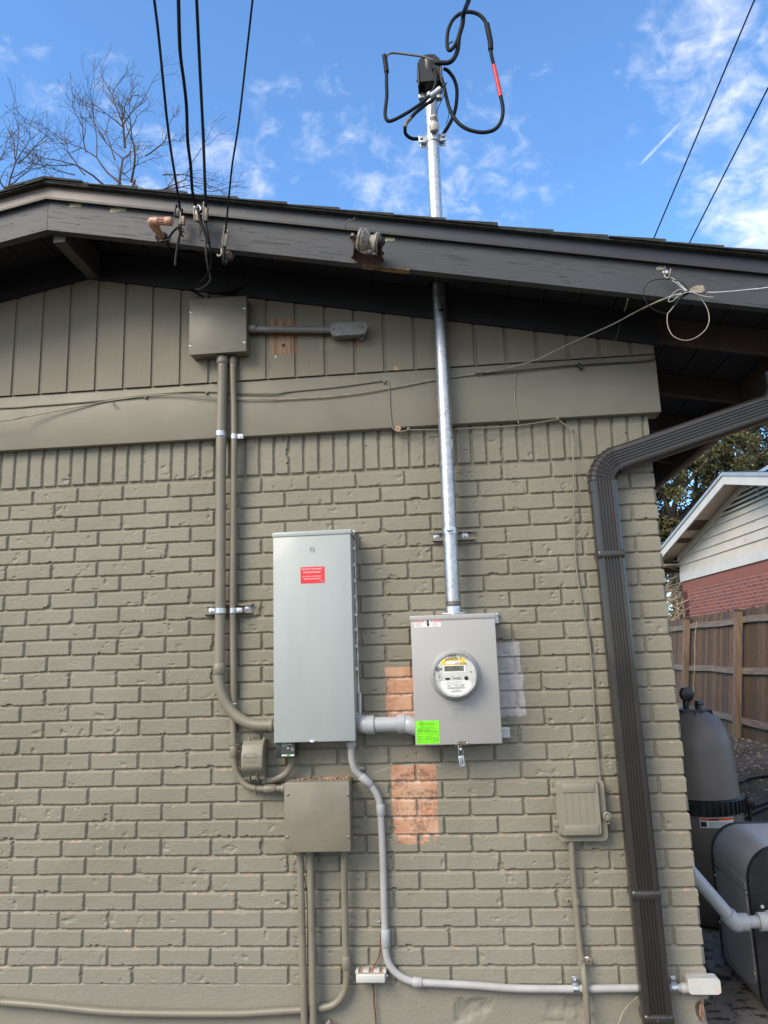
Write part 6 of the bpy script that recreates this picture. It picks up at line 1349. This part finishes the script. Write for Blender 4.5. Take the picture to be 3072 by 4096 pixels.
# ------------------------------------------------------------------ fence
def fence():
    XF = 3.12; y0, y1 = 3.0, 17.0; lean = R_(7.5); zt = -.27
    t = thing('wooden_fence', 'weathered brown wooden privacy fence behind the pool equipment', 'fence', (XF, 8, -2.2))
    def Pn(x, y, h): return Vector((XF + x * math.cos(lean) + h * math.sin(lean), y, -2.15 + h * math.cos(lean) - x * math.sin(lean)))
    m, nt, p, P = newmat('fence_wood'); pset(p, .75)
    st = scl(nt, P, (30, 30, 2.0)); c = mixc(nt, ramp(nt, noise(nt, st, 1.4, 6, .6), .3, .7), (0.055, .029, .013), (0.165, .093, .043))
    c = mixc(nt, ramp(nt, noise(nt, scl(nt, P, (14, 14, .5)), 1, 4), .35, .65), c, (0.110, .060, .027)); c = mixc(nt, ramp(nt, noise(nt, scl(nt, P, (60, 60, 5)), 1, 5, .7), .66, .72), c, (.30, .25, .20))
    g_ = nt.nodes.new('ShaderNodeNewGeometry'); c = mixc(nt, 1.0, c, mixc(nt, g_.outputs['Random Per Island'], (.62, .62, .62), (1.35, 1.3, 1.25)), 'MULTIPLY'); nt.links.new(c, p.inputs['Base Color']); bump(nt, p, noise(nt, st, 3, 5), .8, .006)
    pm = mat('post_wood', (.17, .115, .075), .75, var=.3, vs=1.5, bs=8, bd=.003, stretch=(20, 20, 1.5), dirt=(.06, .04, .03), ds=3, dth=.68); rm = mat('rail_wood', (.18, .135, .10), .8, var=.25, vs=1.4, bs=6, bd=.003, stretch=(20, 2, 20), dirt=(.05, .04, .03), ds=3, dth=.68)
    b = MB(); y = y0
    while y < y1:
        w_ = .135 + rng.uniform(-.006, .006); h = 1.90 + rng.uniform(-.018, .018); dx = rng.uniform(-.004, .004)
        b.add([Pn(.045 + dx, y, -.02), Pn(.045 + dx, y + w_, -.02), Pn(.045 + dx, y + w_, h), Pn(.045 + dx, y, h), Pn(.062 + dx, y, -.02), Pn(.062 + dx, y + w_, -.02), Pn(.062 + dx, y + w_, h), Pn(.062 + dx, y, h)], [(0, 1, 2, 3), (7, 6, 5, 4), (0, 4, 5, 1), (3, 2, 6, 7), (0, 3, 7, 4), (1, 5, 6, 2)]); y += w_ + rng.uniform(.002, .006)
    b.build('pickets', m, t, smooth=False)
    posts = [XP(2748, 2450, XF + .22).y, XP(2955, 2420, XF + .22).y, 5.6, XP(2748, 2450, XF + .22).y + 2.4, 15.8]
    py = sorted(posts)
    for hr in (.32, 1.02, 1.74):
        b = MB(); n = 40; vs = []
        for i in range(n + 1):
            y = y0 + (y1 - y0) * i / n; sag = -.02 * abs(math.sin(y * 1.3 + hr * 3))
            for x, h in ((.005, hr - .045), (.043, hr - .045), (.043, hr + .045), (.005, hr + .045)): vs.append(Pn(x, y, h + sag))
        b.add(vs, [(4 * i + k, 4 * i + (k + 1) % 4, 4 * i + 4 + (k + 1) % 4, 4 * i + 4 + k) for i in range(n) for k in range(4)]); b.build('rail', rm, t, smooth=False)
    for y in py:
        b = MB(); h = 1.86; w_ = .05
        v = [Pn(x, y + s_, hh) for hh in (-.1, h) for x, s_ in ((-.085, -w_), (.004, -w_), (.004, w_), (-.085, w_))]
        b.add(v, [(3, 2, 1, 0), (4, 5, 6, 7), (0, 1, 5, 4), (1, 2, 6, 5), (2, 3, 7, 6), (3, 0, 4, 7)]); o = b.build('post', pm, t, smooth=False)
        b = MB(); v = [Pn(x, y + s_, hh) for hh in (h + .001, h + .022) for x, s_ in ((-.100, -w_ - .015), (.016, -w_ - .015), (.016, w_ + .015), (-.100, w_ + .015))]
        b.add(v, [(3, 2, 1, 0), (4, 5, 6, 7), (0, 1, 5, 4), (1, 2, 6, 5), (2, 3, 7, 6), (3, 0, 4, 7)]); b.build('post_cap', M['eaveboard'], o, smooth=False)
    yr = XP(2770, 2450, XF + .1).y; b = MB(); b.tube(cs([Pn(-.10, yr - .06, 1.78), Pn(-.11, yr - .03, 1.45), Pn(-.11, yr - .05, 1.1), Pn(-.11, yr - .01, .75), Pn(-.10, yr + .0, .50)]), .006, 7); tag(b.build('rope', M['wire_cream']), 'pale rope hanging beside the left fence post', 'rope')
fence()

# ------------------------------------------------------------------ neighbour's house
def neighbour():
    P1 = Vector((4.56, 10.104, 0.625)); u = Vector((-.069, .9976, 0)); n = Vector((-.9976, -.069, 0))   # u: away along the gable, n: towards us
    t = thing('neighbour_house', 'low red brick house with cream siding gable beyond the fence', 'house', (5.5, 12, -2.1))
    def G(s, z, o=0.0): q = P1 + u * s + n * o; return Vector((q.x, q.y, z))
    SC = 3.97; SA = .30; ZB = .625; sl = .247
    wh = mat('cream_siding', (.58, .50, .40), .55, var=.06, vs=3, dirt=(.42, .34, .27), ds=8, dth=.62); whs = mat('cream_trim', (.60, .55, .48), .5, var=.06, vs=3)
    m, nt, p, P = newmat('red_brick'); pset(p, .8); bt = nt.nodes.new('ShaderNodeTexBrick')
    s = nt.nodes.new('ShaderNodeSeparateXYZ'); nt.links.new(P, s.inputs[0]); cb = nt.nodes.new('ShaderNodeCombineXYZ'); nt.links.new(s.outputs[1], cb.inputs[0]); nt.links.new(s.outputs[2], cb.inputs[1]); nt.links.new(cb.outputs[0], bt.inputs['Vector'])
    bt.inputs['Scale'].default_value = 1; bt.inputs['Brick Width'].default_value = .212; bt.inputs['Row Height'].default_value = .0677; bt.inputs['Mortar Size'].default_value = .006; bt.inputs['Color1'].default_value = (.27, .085, .055, 1); bt.inputs['Color2'].default_value = (.19, .062, .048, 1); bt.inputs['Mortar'].default_value = (.38, .23, .19, 1); bt.inputs['Bias'].default_value = .1
    nt.links.new(mixc(nt, .5, bt.outputs[0], mixc(nt, ramp(nt, noise(nt, P, 6, 5), .3, .7), (.8, .8, .8), (1.15, 1.1, 1.1)), 'MULTIPLY'), p.inputs['Base Color'])
    inv = math_(nt, 'SUBTRACT', 1.0, bt.outputs['Fac']); bump(nt, p, inv, .6, .01)
    sm_, nt2, p2, P2 = newmat('soldier_brick'); pset(p2, .8); s = nt2.nodes.new('ShaderNodeSeparateXYZ'); nt2.links.new(P2, s.inputs[0])
    fr = math_(nt2, 'FRACT', math_(nt2, 'MULTIPLY', s.outputs[1], 1 / .0677)); nt2.links.new(mixc(nt2, ramp(nt2, fr, .86, .9), (.24, .075, .052), (.34, .18, .14)), p2.inputs['Base Color'])
    b = MB(); v = [G(-5, -2.3), G(SC, -2.3), G(SC, ZB - .20), G(-5, ZB - .20)]; b.prism(v, -n * .25 * 1.0); b.prism([G(SC, -2.3), G(SC - .24, -2.3), G(SC - .24, ZB - .2), G(SC, ZB - .2)], -n * 8); b.build('brick_wall', m, t, smooth=False)
    b = MB(); b.prism([G(-5, ZB - .20, .002), G(SC + .002, ZB - .20, .002), G(SC + .002, ZB + .004, .002), G(-5, ZB + .004, .002)], -n * .2); b.build('soldier_course', sm_, t, smooth=False)
    # frieze board and laps
    def zr(s_): return 2.085 - sl * abs(s_ - SA)
    b = MB(); b.prism([G(-4, ZB + .006, .03), G(SC + .02, ZB + .006, .03), G(SC + .02, ZB + .185, .03), G(-4, ZB + .185, .03)], -n * .2); b.build('frieze_board', whs, t, smooth=False)
    b = MB(); z = ZB + .185; i = 0
    while z < 2.0:
        z1 = z + .182; smx = min(SC + .01, SA + max((2.09 - z) / sl, .05)); smx2 = min(SC + .01, SA + max((2.09 - z1) / sl, .02)); lft = SA - max((2.09 - z) / sl, .05); lft2 = SA - max((2.09 - z1) / sl, .02)
        # lap: thick lower edge, thin top
        a = [G(lft, z, .030), G(smx, z, .030), G(smx2, z1, .006), G(lft2, z1, .006)]; c = [G(lft, z, 0), G(smx, z, 0), G(smx2, z1, -.01), G(lft2, z1, -.01)]
        b.add(a + c, [(0, 1, 2, 3), (0, 4, 5, 1), (1, 5, 6, 2), (3, 7, 4, 0), (2, 6, 7, 3), (7, 6, 5, 4)]); z = z1
    b.build('lap_siding', wh, t, smooth=False)
    # triangular louvre vent
    vz = 1.66; b = MB(); hw = (2.05 - vz) / sl
    b.prism([G(SA - hw, vz, .032), G(SA + hw, vz, .032), G(SA, 2.05, .032)], n * .004); b.build('vent_opening', M['ink'], t, smooth=False)
    z = vz
    while z < 2.0:
        h = (2.04 - z) / sl; b = MB(); b.add([G(SA - h, z, .062), G(SA + h, z, .062), G(SA + h * .9, z + .045, .038), G(SA - h * .9, z + .045, .038), G(SA - h, z - .006, .062), G(SA + h, z - .006, .062)], [(0, 1, 2, 3), (4, 5, 1, 0)]); b.build('louvre_slat', wh, t, smooth=False); z += .085
    b = MB(); b.box(0, .02, 0, .02, 0, 0.01); b = MB(); q = G(SA - .4, vz, .066); b.tube([q, q + Vector((0, 0, .30))], .006, 6); b.build('vent_brace', wh, t)
    # rake: wall trim, soffit, outer board, metal edge
    EL = 4.55
    def bar(o0, o1, lo, hi, m_, name, s0=-4.2, s1=EL):
        b = MB()
        for a, c in ((s0, SA), (SA, s1)):
            b.prism([G(a, zr(a) + lo, o0), G(c, zr(c) + lo, o0), G(c, zr(c) + hi, o0), G(a, zr(a) + hi, o0)], n * (o1 - o0))
        return b.build(name, m_, t, smooth=False)
    bar(.0, .05, -.10, .06, whs, 'wall_trim', s1=SC + .02); sf = bar(.05, .42, .04, .06, wh, 'soffit'); bar(.42, .455, -.055, .11, whs, 'rake_board')
    bar(.43, .475, .105, .165, mat('drip_edge_metal', (.36, .37, .38), .45, metal=.2), 'drip_edge')
    b = MB(); nn = -n
    for a, c in ((-4.2, SA), (SA, EL)):
        b.prism([G(a, zr(a) + .14, .46), G(c, zr(c) + .14, .46), G(c, zr(c) + .175, .46), G(a, zr(a) + .175, .46)], nn * 9)
    b.build('roof', M['shingle'], t, smooth=False)
    wb = mat('bare_soffit_wood', (.13, .075, .045), .8, var=.4, vs=1, bs=5, bd=.002, stretch=(3, 25, 3))
    for a, c in ((2.05, 2.55), (2.95, 3.22)):
        b = MB(); b.prism([G(a, zr(a) + .036, .06), G(c, zr(c) + .036, .06), G(c, zr(c) + .036, .41), G(a, zr(a) + .036, .41)], (0, 0, .003)); b.build('bare_soffit_patch', wb, t, smooth=False)
    # far eave
    b = MB(); zz = zr(EL); b.prism([G(SC, zz - .02, .42), G(EL, zz - .02, .42), G(EL, zz + .01, .42), G(SC, zz + .01, .42)], -n * 8); b.build('eave_soffit', wh, t, smooth=False)
    b = MB(); b.prism([G(EL - .02, zz - .14, .42), G(EL + .01, zz - .14, .42), G(EL + .01, zz + .12, .42), G(EL - .02, zz + .12, .42)], -n * 8); b.build('eave_fascia', M['eaveboard'], t, smooth=False)
    b = MB(); q = G(-1.15, zr(-1.15) + .19, .30); b.box(-.15, .15, -.35, .35, -.02, .05, bev=.01, M=Matrix.Translation(q) @ Matrix.Rotation(.0, 4, 'X')); b.build('ridge_box', mat('pale_metal', (.45, .47, .50), .35, metal=.5), t)
neighbour()

# ------------------------------------------------------------------ trees
def leafmat(name, c0, c1):
    m, nt, p, P = newmat(name); pset(p, .55, spec=.3); oi = nt.nodes.new('ShaderNodeNewGeometry')
    c = mixc(nt, oi.outputs['Random Per Island'], c0, c1); nt.links.new(c, p.inputs['Base Color']); p.inputs['Subsurface Weight'].default_value = 0
    tr = nt.nodes.new('ShaderNodeBsdfTranslucent'); nt.links.new(c, tr.inputs[0]); mx = nt.nodes.new('ShaderNodeMixShader'); mx.inputs[0].default_value = .3
    out = nt.nodes['Material Output']; nt.links.new(p.outputs[0], mx.inputs[1]); nt.links.new(tr.outputs[0], mx.inputs[2]); nt.links.new(mx.outputs[0], out.inputs[0]); return m
bark = mat('dark_bark', (.045, .036, .030), .9, var=.3, vs=8, bs=30, bd=.01)
twigm = mat('twig_bark', (.085, .062, .048), .8, var=.25, vs=6, bs=30, bd=.004)
def branch_net(root, limbs, mb, rg, depth=4, kids=(2, 3), lenf=.74, wob=.16, minr=.004, tips=None, up=.12, spread=.55):
    def grow(p, d, L_, r, k):
        n = 4; pts = [p]; q = p.copy(); dd_ = d.copy()
        for i in range(n):
            dd_ = (dd_ + Vector((rg.gauss(0, wob), rg.gauss(0, wob), rg.gauss(0, wob) + up * .25))).normalized(); q = q + dd_ * (L_ / n); pts.append(q.copy())
        r1 = max(r * .62, minr * .8); mb.tube(pts, [r + (r1 - r) * i / n for i in range(n + 1)], 5 if r < .03 else 8, caps=False)
        if k == 0 or r < minr:
            if tips is not None: tips.append((q.copy(), dd_.copy()))
            return
        if tips is not None and k <= 2: tips.append((pts[2].copy(), dd_.copy()))
        m = rg.randint(*kids)
        for j in range(m):
            ax_ = dd_.orthogonal().normalized(); ax_.rotate(Matrix.Rotation(rg.random() * 6.2832, 3, dd_)); nd = (dd_ + ax_ * rg.uniform(spread * .5, spread * 1.5)).normalized()
            st_ = pts[-1] if j < 2 else pts[rg.choice((2, 3))]
            grow(st_, nd, L_ * lenf * rg.uniform(.75, 1.15), r1 * rg.uniform(.75, .95), k - 1)
        if rg.random() < .8:
            ax_ = dd_.orthogonal().normalized(); ax_.rotate(Matrix.Rotation(rg.random() * 6.2832, 3, dd_)); grow(pts[rg.choice((1, 2))], (dd_ * .7 + ax_).normalized(), L_ * .5, max(r1 * .45, minr), max(k - 2, 0))
    for (p, d, L_, r, k) in limbs: grow(Vector(p), Vector(d).normalized(), L_, r, k)
def bare_tree(label, base, fork, limbs, seed):
    t = thing('bare_tree', label, 'tree', base, 'bare winter trees behind the roof')
    rg = random.Random(seed); b = MB(); b.tube(cs([base, Vector(base) * .5 + Vector(fork) * .5 + Vector((.15, 0, 0)), fork], 5), [.24 - .10 * i / 10 for i in range(11)], 12); b.build('trunk', twigm, t)
    limbs = [(p, d, l, r_ * .58, k + (1 if k >= 4 else 0)) for p, d, l, r_, k in limbs]
    m = MB(); branch_net(None, limbs, m, rg, minr=.0030, wob=.11, spread=.52, lenf=.80); m.build('crown', twigm, t, smooth=True)
def T(px, py, dist): return FAR(px, py, dist)
DT = 13.0
def dirpx(a, b_, dy=0): v = T(*b_, DT) - T(*a, DT); return v + Vector((0, dy, 0))
f = T(500, 900, DT)
def lim(a, b_, r, k, dy=0, sc=1.0): v = dirpx(a, b_, dy); return (T(*a, DT), v, v.length * sc, r, k)
bare_tree('big bare tree behind the ridge, left of the four cables', Vector((f.x, f.y, -2.4)), f, [
    lim((500, 900), (475, 740), .075, 0), lim((475, 760), (490, 600), .050, 4, .1), lim((480, 735), (350, 600), .036, 4, .3), lim((500, 900), (525, 720), .055, 0), lim((525, 730), (575, 620), .040, 4, -.2),
    lim((500, 590), (488, 480), .040, 4), lim((490, 500), (550, 380), .024, 3, .2), lim((485, 480), (460, 380), .022, 3, -.1), lim((440, 760), (340, 690), .034, 4, -.3), lim((545, 770), (650, 700), .034, 4, .2), lim((580, 625), (660, 570), .022, 4), lim((345, 610), (310, 520), .022, 4), lim((340, 700), (250, 600), .022, 4, .2), lim((650, 700), (740, 690), .022, 4), lim((640, 760), (760, 745), .022, 3, .1), lim((300, 700), (230, 690), .02, 4), lim((420, 560), (380, 470), .018, 3), lim((500, 560), (570, 480), .018, 4), lim((560, 800), (700, 650), .026, 4, .2), lim((420, 800), (260, 720), .026, 4, .3), lim((460, 640), (400, 520), .022, 4, .2)], 5)
f = T(30, 900, DT)
bare_tree('smaller bare tree at the left edge behind the roof', Vector((f.x, f.y, -2.4)), f, [
    lim((30, 900), (25, 770), .05, 0), lim((25, 780), (70, 650), .032, 4), lim((30, 775), (-30, 690), .03, 4), lim((70, 655), (130, 580), .022, 4, .1), lim((65, 650), (50, 560), .02, 4), lim((40, 740), (120, 690), .02, 4), lim((-40, 800), (-20, 660), .03, 4)], 21)
def oak(label, trunkpx, dist, lobes, seed, nleaf, lsz, group='evergreen trees beyond the neighbour house'):
    rg = random.Random(seed); a = T(*trunkpx, dist); base = Vector((a.x, a.y, -2.2)); t = thing('live_oak', label, 'tree', base, group)
    b = MB(); b.tube(cs([base, Vector((a.x, a.y, a.z - 1)), a], 4), [.26 - .012 * i for i in range(9)], 12); b.build('trunk', bark, t)
    lb = MB(); cents = []
    for (px, py, dz, r) in lobes:
        c = T(px, py, dist + dz); cents.append((c, r)); mid = (a + c) / 2 + Vector((rg.gauss(0, .3), rg.gauss(0, .3), -.2)); P = cs([a, mid, c], 5); lb.tube(P, [.11 - .085 * i / (len(P) - 1) for i in range(len(P))], 7, caps=False)
        for k in range(7):
            d = Vector((rg.gauss(0, 1), rg.gauss(0, 1), rg.gauss(0, .8))).normalized(); e_ = c + d * r * .9; lb.tube(cs([mid * .25 + c * .75, (c + e_) / 2 + Vector((0, 0, .1)), e_], 4), [.03 - .02 * i / 8 for i in range(9)], 5, caps=False)
    lb.build('limbs', bark, t)
    sub = []
    for c, r in cents:
        for k in range(int(16 * r * r) + 8):
            d = Vector((rg.gauss(0, 1), rg.gauss(0, 1), rg.gauss(0, .8))).normalized() * r * (rg.random() ** .45); sub.append((c + d, rg.uniform(.16, .36) * (.6 + .4 * r)))
    N_ = nleaf; pick = nr_.randint(0, len(sub), N_); C_ = np.array([tuple(s_[0]) for s_ in sub])[pick]; R__ = np.array([s_[1] for s_ in sub])[pick]
    d = nr_.normal(size=(N_, 3)); d /= np.linalg.norm(d, axis=1)[:, None]; d *= (nr_.rand(N_, 1) ** .5); d[:, 2] *= .75; P = C_ + d * R__[:, None]
    a1 = nr_.normal(size=(N_, 3)); a1 /= np.linalg.norm(a1, axis=1)[:, None]; a2 = np.cross(a1, nr_.normal(size=(N_, 3))); a2 /= np.linalg.norm(a2, axis=1)[:, None]
    sz = lsz * (.6 + .8 * nr_.rand(N_, 1)); q = np.stack([P - a1 * sz, P + a2 * sz * .5, P + a1 * sz, P - a2 * sz * .5], 1).reshape(-1, 3) - np.array(base)
    me = bpy.data.meshes.new('foliage'); me.from_pydata(q.tolist(), [], np.arange(N_ * 4).reshape(-1, 4).tolist()); me.materials.append(LEAF); o = bpy.data.objects.new('foliage', me); col.objects.link(o); o.parent = t
nr_ = np.random.RandomState(3)
LEAF = leafmat('oak_leaf', (.065, .068, .026), (.22, .205, .090))
oak('dark evergreen oak standing behind the near end of the neighbour roof', (2690, 2110, ), 21, [(2700, 1950, 0, 1.15), (2780, 1850, .5, 1.2), (2880, 1790, -.5, 1.2), (2970, 1740, 0, 1.1), (2660, 2100, .5, .8), (2730, 2130, 0, .8), (2640, 2230, 0, .8), (2700, 2280, .5, .75), (2820, 2000, 1, 1.1), (2600, 1900, 0, 1.0), (2900, 1900, .5, 1.1), (2560, 2100, .5, 1)], 9, 34000, .050)
oak('evergreen oak further right whose crown runs out of the photo', (3100, 2000), 24, [(3080, 1850, 0, 1.5), (3000, 1690, 0, 1.2), (3150, 1700, .5, 1.5), (3020, 1800, -.5, 1.2), (3200, 1850, 0, 1.6)], 10, 20000, .055)
def brush():
    rg = random.Random(4); b = MB(); c = FAR(2718, 2385, 17.5)
    for i in range(260):
        p = c + Vector((rg.gauss(0, .45), rg.gauss(0, .6), rg.gauss(-.25, .35))); d = Vector((rg.uniform(.2, 1), rg.gauss(0, .5), rg.uniform(-.2, .6))).normalized(); L_ = rg.uniform(.3, 1.0); b.tube([p - d * L_ / 2, p + Vector((0, 0, rg.gauss(.05, .05))), p + d * L_ / 2], .010, 4, caps=False)
    for i in range(6): p = Vector((c.x + rg.gauss(0, .4), c.y + rg.gauss(0, .4), -2.2)); b.tube([p, Vector((p.x, p.y, c.z))], .03, 6)
    o = b.build('brush_pile', mat('pale_stick', (.32, .25, .17), .8, var=.3, vs=20)); tag(o, 'tangle of pale dry sticks behind the fence left of the neighbour wall', 'brush')
    tr = FAR(2712, 2330, 19); b = MB(); b.tube([Vector((tr.x, tr.y, -2.3)), Vector((tr.x, tr.y, tr.z + 1.4))], .06, 8); 
    tag(b.build('tree_trunk', bark), 'slim dark tree trunk glimpsed left of the neighbour brick wall', 'tree')
brush()
